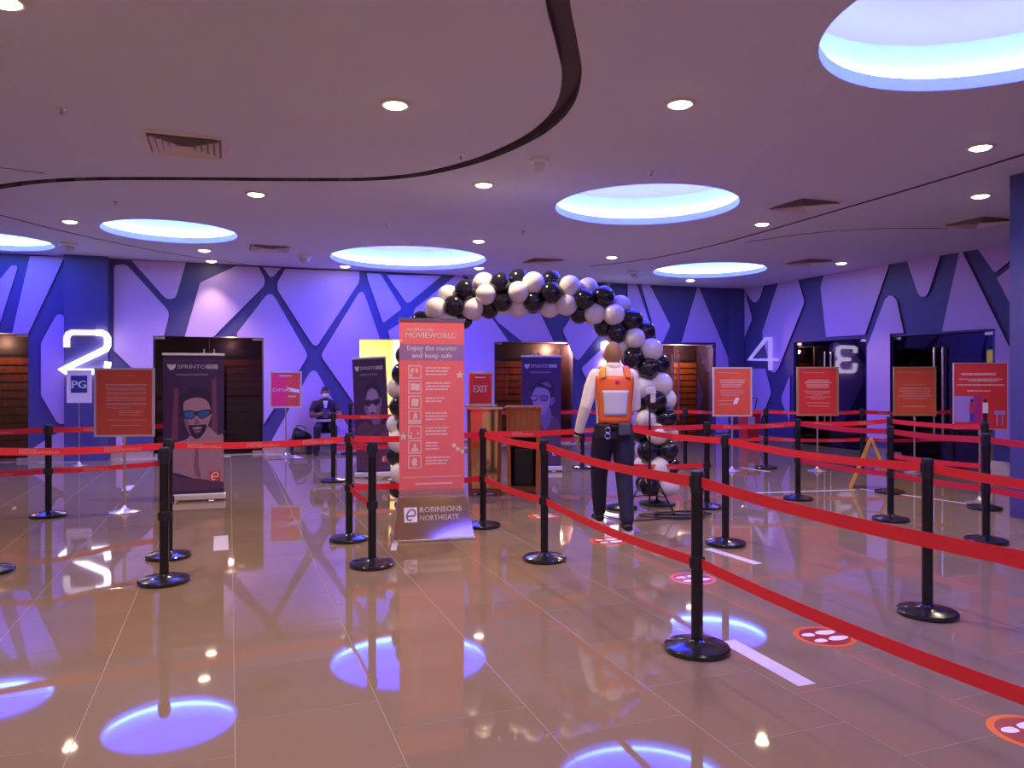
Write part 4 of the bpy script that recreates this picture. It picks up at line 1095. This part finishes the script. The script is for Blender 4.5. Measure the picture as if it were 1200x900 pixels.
# ------------------------------------------------------------------ balloon arch
M_BALB = mat('black_balloon', (.014, .012, .022), .14, coat=.4); M_BALW = mat('white_balloon', (.90, .86, .85), .22)
def balloon_mesh(m, nm):
    bm = bmesh.new(); prof = []
    R = .127
    for j in range(13):
        a = math.pi * j / 12; z = math.cos(a); r = math.sin(a) * (1.0 if z > 0 else 1 - .10 * (-z) ** 1.5)
        prof.append((max(0, r * R), z * R * (1.02 if z > 0 else 1.12)))
    prof[-1] = (.006, -R * 1.12); prof += [(.014, -R * 1.17), (.010, -R * 1.19), (0, -R * 1.18)]
    prof[0] = (0, R * 1.02)
    lathe(bm, prof, 20); return mesh_from(bm, m, nm, True)
ME_BB = balloon_mesh(M_BALB, 'balloon_black'); ME_BWh = balloon_mesh(M_BALW, 'balloon_white')
AY = 8.55
apx = [(483, 574), (481, 530), (481, 480), (485, 440), (496, 402), (515, 374), (545, 354), (580, 345), (615, 344), (650, 345), (684, 352), (712, 366), (735, 388), (751, 415), (761, 445), (766, 480), (768, 520), (770, 575)]
path = [Vector(((x - 600) / F * AY, AY, CH - (y - HY) / F * AY)) for x, y in apx]
fine = catmull(path, 14)
arch = tag(empty('balloon_arch', (.25, AY, 0)), 'balloon arch of spiralling black and white balloons over the entrance', 'balloon arch')
org = arch.location.copy()
bm = bmesh.new(); tube(bm, [p - org for p in fine[::4]] , .012, 8); obj('arch_frame', bm, M_WHITEP, arch)
for s in (fine[0], fine[-1]):
    bm = bmesh.new(); lathe(bm, [(0, 0), (.20, 0), (.20, .025), (.04, .04), (.012, .06), (.012, s.z)], 24, s.x - org.x, s.y - org.y); obj('arch_foot', bm, M_BLACKM, arch, ang=35)
dist = 0; nxt = .0; k = 0
rng = random.Random(3)
for i in range(1, len(fine)):
    dist += (fine[i] - fine[i - 1]).length
    if dist >= nxt:
        nxt += .185
        t = (fine[i] - fine[i - 1]).normalized(); yv = Vector((0, 1, 0)); n = t.cross(yv).normalized()
        for j in range(4):
            a = j * math.pi / 2 + k * math.radians(45)
            dirv = n * math.cos(a) + yv * math.sin(a)
            c = fine[i] + dirv * (.142 + rng.uniform(-.008, .008))
            if c.z < .13: c.z = .13
            black = ((j - k) % 4) in (0, 1)
            o = link('balloon', ME_BB if black else ME_BWh, arch, c - org)
            o.rotation_mode = 'QUATERNION'; o.rotation_quaternion = dirv.to_track_quat('Z', 'Y')
            s = rng.uniform(.93, 1.06); o.scale = (s, s, s)
        k += 1

# ------------------------------------------------------------------ thermometer tripod with cables
e = tag(empty('thermometer_tripod', (1.455, 7.98, 0)), 'white scanner on a thin black tripod beside the guard', 'tripod')
bm = bmesh.new(); cyl(bm, (0, 0, .18), (0, 0, 1.22), .010, 10); cyl(bm, (0, 0, .18), (0, 0, .75), .014, 10); obj('pole', bm, M_BLACK, e, ang=40)
for k in range(3):
    a = math.radians(200 + 120 * k)
    bm = bmesh.new(); tube(bm, [(0, 0, .50), (.30 * math.cos(a), .30 * math.sin(a), .012)], .009, 8); obj('leg', bm, M_BLACK, e)
    bm = bmesh.new(); tube(bm, [(0, 0, .20), (.19 * math.cos(a), .19 * math.sin(a), .19)], .006, 6); obj('brace', bm, M_BLACK, e)
bm = bmesh.new(); box(bm, -.035, .065, -.04, .04, 1.26, 1.335, 0, .015); box(bm, .005, .06, -.03, .03, 1.17, 1.27, 0, .012); obj('scanner', bm, M_WHITEP, e)
bm = bmesh.new(); box(bm, -.012, .018, -.012, .012, 1.20, 1.262, 0, .003); obj('bracket', bm, M_BLACKM, e)
cab = tag(empty('power_cable', (1.62, 7.75, 0)), 'tangle of black cables on the floor around the tripod', 'cable')
for k, (cx, cy, rx, ry) in enumerate(((.10, .02, .26, .13), (.16, .12, .30, .10), (-.02, -.05, .30, .10), (.22, .05, .18, .12))):
    pts = [Vector((cx + rx * math.cos(a), cy + ry * math.sin(a), .010 + .010 * k)) for a in [2 * math.pi * i / 16 * 1.0 for i in range(17)]]
    bm = bmesh.new(); tube(bm, catmull(pts, 2), .0075, 6); obj('cable_loop', bm, M_BLACKM, cab)
bm = bmesh.new(); tube(bm, catmull([(-.1, -.1, .01), (-.35, -.20, .01), (-.55, -.12, .01), (-.72, .15, .01)], 6), .007, 6); obj('cable_tail', bm, M_BLACKM, cab)

# ------------------------------------------------------------------ wet floor sign
e = tag(empty('wet_floor_sign', (4.66, 9.80, 0), math.radians(-24)), 'yellow folding wet floor sign behind the red belts at right', 'floor sign')
M_YSIGN = mat('sign_yellow', (.80, .42, .012), .4)
for s in (-1, 1):
    bm = bmesh.new()
    x0, x1 = s * .245, s * .012
    hexa(bm, [(x0 - .018, -.15, 0), (x0 + .018, -.15, 0), (x0 + .018, .15, 0), (x0 - .018, .15, 0), (x1 - .018, -.12, .62), (x1 + .018, -.12, .62), (x1 + .018, .12, .62), (x1 - .018, .12, .62)])
    obj('side_board', bm, M_YSIGN, e)
bm = bmesh.new(); tube(bm, [(0, -.125, .625), (0, .125, .625)], .022, 10); obj('hinge', bm, M_YSIGN, e)
bm = bmesh.new(); box(bm, -.12, .12, -.006, .006, .30, .315); obj('spreader', bm, M_BLACKM, e)

# ------------------------------------------------------------------ red bin and trolley handle
e = tag(empty('trash_bin', (5.12, 16.3, 0), TH), 'red bin with a dark handle frame in the far right corner', 'bin')
bm = bmesh.new(); hexa(bm, [(-.15, -.13, .02), (.15, -.13, .02), (.15, .13, .02), (-.15, .13, .02), (-.18, -.16, .62), (.18, -.16, .62), (.18, .16, .62), (-.18, .16, .62)]); obj('body', bm, M_RED, e)
bm = bmesh.new(); box(bm, -.19, .19, -.17, .17, .62, .68, 0, .015); obj('lid', bm, M_RED, e)
bm = bmesh.new(); box(bm, -.15, .02, -.166, -.155, .40, .58); obj('sticker', bm, M_WHITE, e)
bm = bmesh.new(); tube(bm, [(.0, .1, .6), (.0, .12, .98), (.3, .12, .98), (.2, .1, .6)], .012, 8); obj('handle', bm, M_BLACKM, e)

# ------------------------------------------------------------------ floor tape and footprint stickers
def tape(p, q, wd, label):
    p = Vector((*p, 0)) if len(p) == 2 else p; d = (q - p); L = d.length; c = (p + q) / 2
    bm = bmesh.new(); box(bm, -L / 2, L / 2, -wd / 2, wd / 2, .0, .0012)
    o = obj('floor_tape', bm, M_TAPE, None, (c.x, c.y, .0006)); o.rotation_euler = (0, 0, math.atan2(d.y, d.x))
    tag(o, label, 'tape', 'white floor tape strips')
for a, b, wd, lab in (((852, 751), (946, 803), .10, 'broad white tape strip on the floor beside the nearest post'), ((829, 643), (889, 661), .08, 'white tape strip on the floor below the post behind the nearest one'),
                      ((882, 578), (1003, 574), .05, 'thin white tape line on the floor left of the wet floor sign'), ((1008, 573), (1132, 590), .05, 'thin white tape line on the floor right of the wet floor sign'),
                      ((259, 628), (259, 645), .12, 'small square of white tape below the left portrait banner'), ((147, 575), (153, 569), .10, 'tiny white tape patch behind the framed poster at left'),
                      ((340, 533), (351, 537), .14, 'tiny white tape patch on the floor near the seated man'), ((868, 548), (902, 553), .06, 'thin white tape line on the floor behind the silver framed stand'), ((461, 645), (463.5, 634), .05, 'white patch painted as a floor reflection left of the brass banner base')):  # last patch imitates a reflection beside the banner base, not tape
    tape(floor_pt(*a), floor_pt(*b), wd, lab)
M_STR = mat('sticker_red', (.36, .03, .03), .3); M_STO = mat('sticker_orange', (.85, .16, .02), .3)
for px, py, lab in ((966, 746, 'round footprint sticker on the floor right of the broad tape'), (812, 678, 'round footprint sticker behind the nearest post'), (637, 605, 'round footprint sticker behind the post in front of the lecterns'), (713, 634, 'round orange footprint sticker under the walking guard'), (1211, 859, 'round orange footprint sticker cut by the right edge')):
    e = tag(empty('floor_sticker', floor_pt(px, py), math.radians(20)), lab, 'sticker', 'social distance floor stickers')
    bm = bmesh.new(); lathe(bm, [(0, 0), (.165, 0), (.165, .0012), (0, .0012)], 36); obj('rim', bm, M_STO, e)
    bm = bmesh.new(); lathe(bm, [(0, .0013), (.135, .0013), (.135, .0018), (0, .0018)], 36); obj('disc', bm, M_STR, e)
    for s in (-1, 1):
        bm = bmesh.new()
        for pts in ([(s * .045, -.015), (s * .072, .0), (s * .080, .05), (s * .066, .105), (s * .042, .115), (s * .020, .085), (s * .016, .03)], [(s * .044, -.030), (s * .068, -.038), (s * .072, -.085), (s * .050, -.110), (s * .028, -.088), (s * .024, -.045)]):
            q = sm2(pts, 3); bm.faces.new([bm.verts.new((y, x, .0024)) for x, y in q])
        obj('footprint', bm, M_PRINTW, e)

# ------------------------------------------------------------------ people
def remesh(bm, vox, name):
    me = bpy.data.meshes.new(name); bmesh.ops.recalc_face_normals(bm, faces=bm.faces); bm.to_mesh(me); bm.free()
    o = bpy.data.objects.new('tmp', me); COL.objects.link(o)
    r = o.modifiers.new('r', 'REMESH'); r.mode = 'VOXEL'; r.voxel_size = vox; r.use_smooth_shade = True
    s = o.modifiers.new('s', 'SMOOTH'); s.factor = .5; s.iterations = 3
    out = bpy.data.meshes.new_from_object(o.evaluated_get(bpy.context.evaluated_depsgraph_get()))
    bpy.data.objects.remove(o); out.name = name
    for p in out.polygons: p.use_smooth = True
    return out
def loft(bm, rings, n=20):
    """rings: (cx, cy, z, rx, ry)"""
    R = [[bm.verts.new((cx + rx * math.cos(2 * math.pi * k / n), cy + ry * math.sin(2 * math.pi * k / n), z)) for k in range(n)] for cx, cy, z, rx, ry in rings]
    for a, b in zip(R[:-1], R[1:]):
        for k in range(n): bm.faces.new((a[k], a[(k + 1) % n], b[(k + 1) % n], b[k]))
    bm.faces.new(R[0][::-1]); bm.faces.new(R[-1])
def ball(bm, c, r): ellipsoid(bm, c, r, r, r, 14, 9)
def limb(bm, pts, rads, n=14):
    pts = [Vector(p) for p in pts]
    tube(bm, pts, rads, n)
    ball(bm, pts[0], rads[0] * .98); ball(bm, pts[-1], rads[-1] * .98)
def hand(bm, wrist, d, side, palm_n, curl=.5, s=1.0):
    """wrist point, d pointing direction, side towards the thumb, palm normal"""
    d = d.normalized(); side = side.normalized(); pn = palm_n.normalized()
    pts = [wrist, wrist + d * .045 * s, wrist + d * .085 * s]
    for k, (off, w_) in enumerate(((-.026, .014), (-.009, .015), (.009, .015), (.026, .014))):
        tube(bm, [wrist + side * off * .7 * s, wrist + d * .045 * s + side * off * s, wrist + d * .088 * s + side * off * s], [w_ * s] * 3, 8)
    for off, L in ((-.029, .058), (-.010, .072), (.010, .078), (.029, .070)):
        b0 = wrist + d * .085 * s + side * off * 1.08 * s
        d1 = (d + pn * curl * .5).normalized(); d2 = (d + pn * curl * 1.3).normalized(); d3 = (d * .8 + pn * curl * 2.0).normalized()
        q1 = b0 + d1 * L * .45 * s; q2 = q1 + d2 * L * .32 * s; q3 = q2 + d3 * L * .26 * s
        tube(bm, [b0 - d * .01, q1, q2, q3], [.0088 * s, .0084 * s, .0078 * s, .0066 * s], 8)
    t0 = wrist + d * .025 * s + side * .028 * s
    t1 = t0 + (d * .7 + side * .75 + pn * .25).normalized() * .038 * s; t2 = t1 + (d + side * .25 + pn * .4).normalized() * .032 * s
    tube(bm, [t0, t1, t2], [.013 * s, .0105 * s, .008 * s], 8)
def color(me, mats, fn):
    for m in mats: me.materials.append(m)
    for p in me.polygons: p.material_index = fn(p.center)

M_SHIRT = mat('cream_shirt', (.92, .86, .76), .7, bump=.3, bscale=25)
M_NAVY = mat('navy_trousers', (.016, .016, .046), .75, bump=.3, bscale=22)
M_SKIN = mat('tan_skin', (.40, .20, .12), .5)
M_HAIRS = mat('shaved_hair', (.33, .165, .095), .6)
M_SHOE = mat('black_shoe', (.015, .013, .015), .35)
M_ORANGE = mat('vest_orange', (.95, .17, .035), .45); M_YELO = mat('vest_yellow_strap', (.85, .40, .03), .45); M_REFL = mat('vest_reflective', (.66, .66, .76), .25)

TZ = [(.86, .160, .115), (.95, .168, .120), (1.03, .158, .115), (1.17, .168, .118), (1.32, .190, .122), (1.43, .196, .112), (1.495, .165, .092), (1.54, .085, .07)]
def trad(z):
    if z <= TZ[0][0]: return TZ[0][1:]
    for (z0, a0, b0), (z1, a1, b1) in zip(TZ[:-1], TZ[1:]):
        if z <= z1:
            k = (z - z0) / (z1 - z0); return a0 + (a1 - a0) * k, b0 + (b1 - b0) * k
    return TZ[-1][1:]
guard = tag(empty('person', (.955, 7.12, 0), math.radians(3)), 'guard seen from behind, walking away in a cream shirt and orange reflective vest', 'person')
bm = bmesh.new()
loft(bm, [(0, 0, z, a, b) for z, a, b in TZ], 24)
limb(bm, [(.088, 0, .90), (.098, -.015, .70), (.10, -.02, .50), (.102, -.09, .28), (.102, -.155, .125)], [.112, .102, .082, .072, .062])
limb(bm, [(-.088, .0, .90), (-.100, .10, .70), (-.104, .19, .50), (-.092, .25, .28), (-.080, .30, .135)], [.112, .102, .082, .072, .062])
tube(bm, [(.102, -.215, .055), (.104, -.15, .062), (.112, .0, .046), (.116, .075, .034)], [.038, .050, .047, .033], 12, squash=.8)
tube(bm, [(-.080, .235, .066), (-.082, .30, .066), (-.090, .46, .050), (-.094, .53, .040)], [.038, .050, .047, .033], 12, squash=.8)
limb(bm, [(-.165, 0, 1.455), (-.215, -.01, 1.34), (-.265, -.02, 1.165), (-.30, .03, 1.02), (-.325, .07, .885)], [.070, .066, .056, .050, .040])
limb(bm, [(.165, 0, 1.455), (.205, .03, 1.32), (.225, .08, 1.16), (.19, .20, 1.13), (.13, .29, 1.16)], [.070, .064, .054, .048, .038])
tube(bm, [(0, -.01, 1.48), (0, .0, 1.54), (0, .018, 1.60)], [.072, .068, .064], 16)
ellipsoid(bm, (0, .022, 1.662), .084, .100, .116, 20, 14)
ellipsoid(bm, (0, .060, 1.61), .058, .062, .060, 16, 10)
ellipsoid(bm, (0, .122, 1.645), .014, .020, .022)                      # nose
for s in (-1, 1):
    ellipsoid(bm, (s * .087, .012, 1.650), .012, .022, .032, 10, 8)
    ellipsoid(bm, (s * .030, .106, 1.672), .016, .010, .010, 8, 6)
hand(bm, Vector((-.325, .072, .885)), Vector((-.03, .05, -1)), Vector((.25, 1, 0)), Vector((1, -.2, 0)), .45)
hand(bm, Vector((.13, .29, 1.16)), Vector((-.7, .6, .2)), Vector((.2, .3, 1)), Vector((-.4, -1, 0)), .6)
me = remesh(bm, .0062, 'body')
def gc(c):
    if c.x < -.26 and c.z < .885: return 2
    if c.y > .28 and c.z > 1.0 and c.z < 1.4: return 2
    if c.z > 1.72 and c.y < .11: return 3 if c.y < .06 + (c.z - 1.72) else 2
    if c.z > 1.62 and c.y < .03 and abs(c.x) < .074: return 3
    if c.z > 1.572 - .10 * max(-.05, min(.05, c.y)): return 2
    if c.z < .10: return 4
    if c.z < 1.0 and c.x > -.26: return 1
    return 0
color(me, [M_SHIRT, M_NAVY, M_SKIN, M_HAIRS, M_SHOE], gc)
link('body', me, guard)
def tpatch(name, th0, th1, z0, z1, off, m, nz=8, nth=10, flare=0.0):
    bm = bmesh.new(); G = []
    for o in (off, off - .006):
        g = []
        for j in range(nz + 1):
            z = z0 + (z1 - z0) * j / nz; a, b = trad(z)
            row = []
            for i in range(nth + 1):
                th = math.radians(th0 + (th1 - th0) * i / nth)
                a2, b2 = a + o, b + o
                row.append(bm.verts.new((a2 * math.sin(th), -b2 * math.cos(th) - flare * abs(math.cos(th)), z)))
            g.append(row)
        G.append(g)
    for g in G:
        for j in range(nz):
            for i in range(nth): bm.faces.new((g[j][i], g[j][i + 1], g[j + 1][i + 1], g[j + 1][i]))
    A, B = G
    for j in range(nz):
        for i in (0, nth): bm.faces.new((A[j][i], A[j + 1][i], B[j + 1][i], B[j][i]))
    for i in range(nth):
        for j in (0, nz): bm.faces.new((A[j][i], A[j][i + 1], B[j][i + 1], B[j][i]))
    return obj(name, bm, m, guard, smooth=True)
v = tpatch('vest_panel', -58, 56, 1.01, 1.455, .022, M_ORANGE, 12)
tpatch('reflective_panel', -36, 34, 1.085, 1.32, .028, M_REFL)
for s in (-1, 1):
    bm = bmesh.new(); pts = [Vector((s * .115, -.122, 1.435)), Vector((s * .116, -.112, 1.468)), Vector((s * .110, -.088, 1.512)), Vector((s * .105, -.02, 1.540)), Vector((s * .105, .06, 1.512)), Vector((s * .105, .118, 1.41))]
    tube(bm, catmull(pts, 4), .009, 12, squash=3.2, up=Vector((1, 0, 0))); obj('shoulder_strap', bm, M_YELO if s < 0 else M_ORANGE, guard, smooth=True)
bm = bmesh.new(); lathe(bm, [(.076, 1.523), (.081, 1.530), (.078, 1.573), (.073, 1.575), (.073, 1.525)], 24, 0, .002); obj('collar', bm, M_SHIRT, guard, smooth=True)
bm = bmesh.new(); ellipsoid(bm, (.012, -.141, 1.395), .022, .004, .018); obj('vest_badge', bm, mat('badge_magenta', (.70, .02, .22), .4), guard)
tpatch('duty_belt', -180, 180, .965, 1.012, .016, M_BLACKM, 2, 32)
bm = bmesh.new(); box(bm, -.175, -.055, -.168, -.125, .875, 1.01, 0, .015); obj('belt_pouch', bm, M_BLACKM, guard)
bm = bmesh.new(); box(bm, .02, .135, -.165, -.125, .905, 1.02, 0, .014); obj('belt_pouch', bm, mat('grey_pouch', (.09, .085, .11), .5), guard)
bm = bmesh.new()
for cz in (.955, .90):
    pts = [Vector((-.085 + .024 * math.cos(a), -.173, cz + .024 * math.sin(a))) for a in [2 * math.pi * k / 14 for k in range(15)]]; tube(bm, pts, .0065, 6)
obj('handcuffs', bm, M_CHROME, guard)
bm = bmesh.new(); tube(bm, [(-.322, .068, .900), (-.317, .060, .925)], [.044, .046], 14); obj('wristwatch', bm, M_BLACKM, guard)
for (x, y, z, d) in ((.108, -.085, .012, .0), (-.087, .375, .020, .0)):
    bm = bmesh.new(); pts = sm2([(x - .042, y - .13), (x + .042, y - .13), (x + .048, y + .02), (x + .040, y + .13), (x + .0, y + .155), (x - .036, y + .12), (x - .042, y)], 3)
    poly_prism(bm, pts, lambda a, b, dd: (a, b, dd), z - .012, z + .016); obj('shoe_sole', bm, M_WHITEP, guard)

# seated man by the wall
man = tag(empty('person', bw(5.30, .42, 0), TH - math.radians(6)), 'seated man in a dark polo and white face mask looking at a phone', 'person')
bm = bmesh.new()
loft(bm, [(0, .10, .43, .165, .13), (0, .09, .52, .165, .125), (0, .07, .66, .170, .120), (0, .05, .82, .195, .120), (0, .04, .94, .20, .105), (0, .03, 1.0, .14, .085), (0, .02, 1.035, .075, .065)], 22)
for s in (-1, 1):
    limb(bm, [(s * .09, .08, .50), (s * .12, -.12, .52), (s * .15, -.33, .50)], [.095, .085, .070])
    limb(bm, [(s * .15, -.33, .49), (s * .15, -.31, .28), (s * .15, -.28, .09)], [.068, .060, .052])
    tube(bm, [(s * .15, -.22, .045), (s * .155, -.32, .045), (s * .165, -.45, .035)], [.038, .044, .034], 10, squash=.8)
    limb(bm, [(s * .19, .04, .935), (s * .235, -.02, .82), (s * .245, -.08, .715), (s * .15, -.20, .735), (s * .055, -.27, .765)], [.066, .060, .050, .042, .034])
    hand(bm, Vector((s * .055, -.27, .765)), Vector((-s * .75, -.35, .35)), Vector((0, .3, 1)), Vector((-s * .2, 1, .3)), .7)
tube(bm, [(0, .03, .99), (0, .01, 1.05), (0, -.01, 1.10)], [.060, .056, .056], 14)
ellipsoid(bm, (0, -.012, 1.160), .078, .095, .112, 18, 12)
ellipsoid(bm, (0, -.045, 1.095), .058, .058, .055)
ellipsoid(bm, (0, -.108, 1.135), .014, .018, .022)
for s in (-1, 1): ellipsoid(bm, (s * .079, -.006, 1.145), .012, .02, .03, 10, 8)
me = remesh(bm, .0095, 'body')
def mc(c):
    if c.z > 1.185 or (c.z > 1.11 and c.y > .01): return 3
    if c.z > 1.03: return 2
    if c.z < .085: return 4
    if c.z < .565 or (c.z < .62 and c.y < .0 and c.z < .60): return 1
    if c.z < .80 and (c.y < -.05 or abs(c.x) > .22): return 2
    return 0
color(me, [mat('dark_polo', (.045, .018, .045), .7), mat('dark_trousers', (.022, .018, .05), .7), mat('brown_skin', (.30, .14, .09), .5), mat('black_hair', (.02, .014, .016), .5), M_SHOE], mc)
link('body', me, man)
bm = bmesh.new(); ellipsoid(bm, (0, -.078, 1.092), .062, .052, .050, 16, 10); obj('face_mask', bm, M_WHITEP, man, smooth=True)
bm = bmesh.new(); quad = [(-.045, -.085, .995), (.045, -.085, .995), (.02, -.105, .86), (-.02, -.105, .86)]; hexa(bm, quad + [(x, y + .012, z) for x, y, z in quad]); obj('shirt_front', bm, M_WHITEP, man)
bm = bmesh.new(); box(bm, -.20, .20, -.17, -.02, .60, .645, 0, .015); obj('white_cloth', bm, M_WHITEP, man)
ph = tag(obj('phone', bmesh.new(), M_BLACKM), 'black phone held by the seated man', 'phone')
bm = bmesh.new(); box(bm, -.036, .036, -.005, .005, -.07, .07, 0, .004); bm.to_mesh(ph.data); bm.free()
Rz = Matrix.Rotation(TH - math.radians(6), 3, 'Z')
ph.location = man.location + Rz @ Vector((0, -.315, .80)); ph.rotation_euler = (math.radians(-35), 0, TH)
st = tag(empty('stool', bw(5.30, .32, 0), TH), 'black stool under the seated man', 'stool')
bm = bmesh.new(); box(bm, -.19, .19, -.17, .17, .385, .425, 0, .012); obj('seat', bm, M_BLACKM, st)
for sx in (-1, 1):
    for sy in (-1, 1):
        bm = bmesh.new(); cyl(bm, (sx * .17, sy * .15, 0), (sx * .15, sy * .13, .39), .014, 8); obj('leg', bm, M_BLACKM, st)
bn = tag(empty('bench', bw(4.86, .30, 0), TH), 'low black bench beside the seated man', 'bench')
bm = bmesh.new(); box(bm, -.20, .20, -.20, .20, .20, .27, 0, .02); obj('seat', bm, M_BLACKM, bn)
for sx in (-1, 1):
    bm = bmesh.new(); box(bm, sx * .16 - .02, sx * .16 + .02, -.18, .18, 0, .20, 0, .004); obj('leg', bm, M_BLACKM, bn)
bg = tag(empty('bag', bw(4.88, .30, .27), TH), 'black slouching bag lying on the low bench', 'bag')
bm = bmesh.new(); hexa(bm, [(-.19, -.13, 0), (.19, -.13, 0), (.19, .13, 0), (-.19, .13, 0), (-.13, -.08, .24), (.16, -.09, .10), (.16, .09, .10), (-.13, .08, .24)])
bmesh.ops.bevel(bm, geom=bm.edges[:], offset=.03, segments=3, affect='EDGES'); obj('bag_body', bm, M_BLACKM, bg, smooth=True)
bm = bmesh.new(); tube(bm, catmull([(-.12, -.08, .2), (-.08, -.12, .27), (.03, -.12, .24), (.08, -.1, .13)], 5), .008, 6); obj('bag_strap', bm, M_BLACKM, bg)
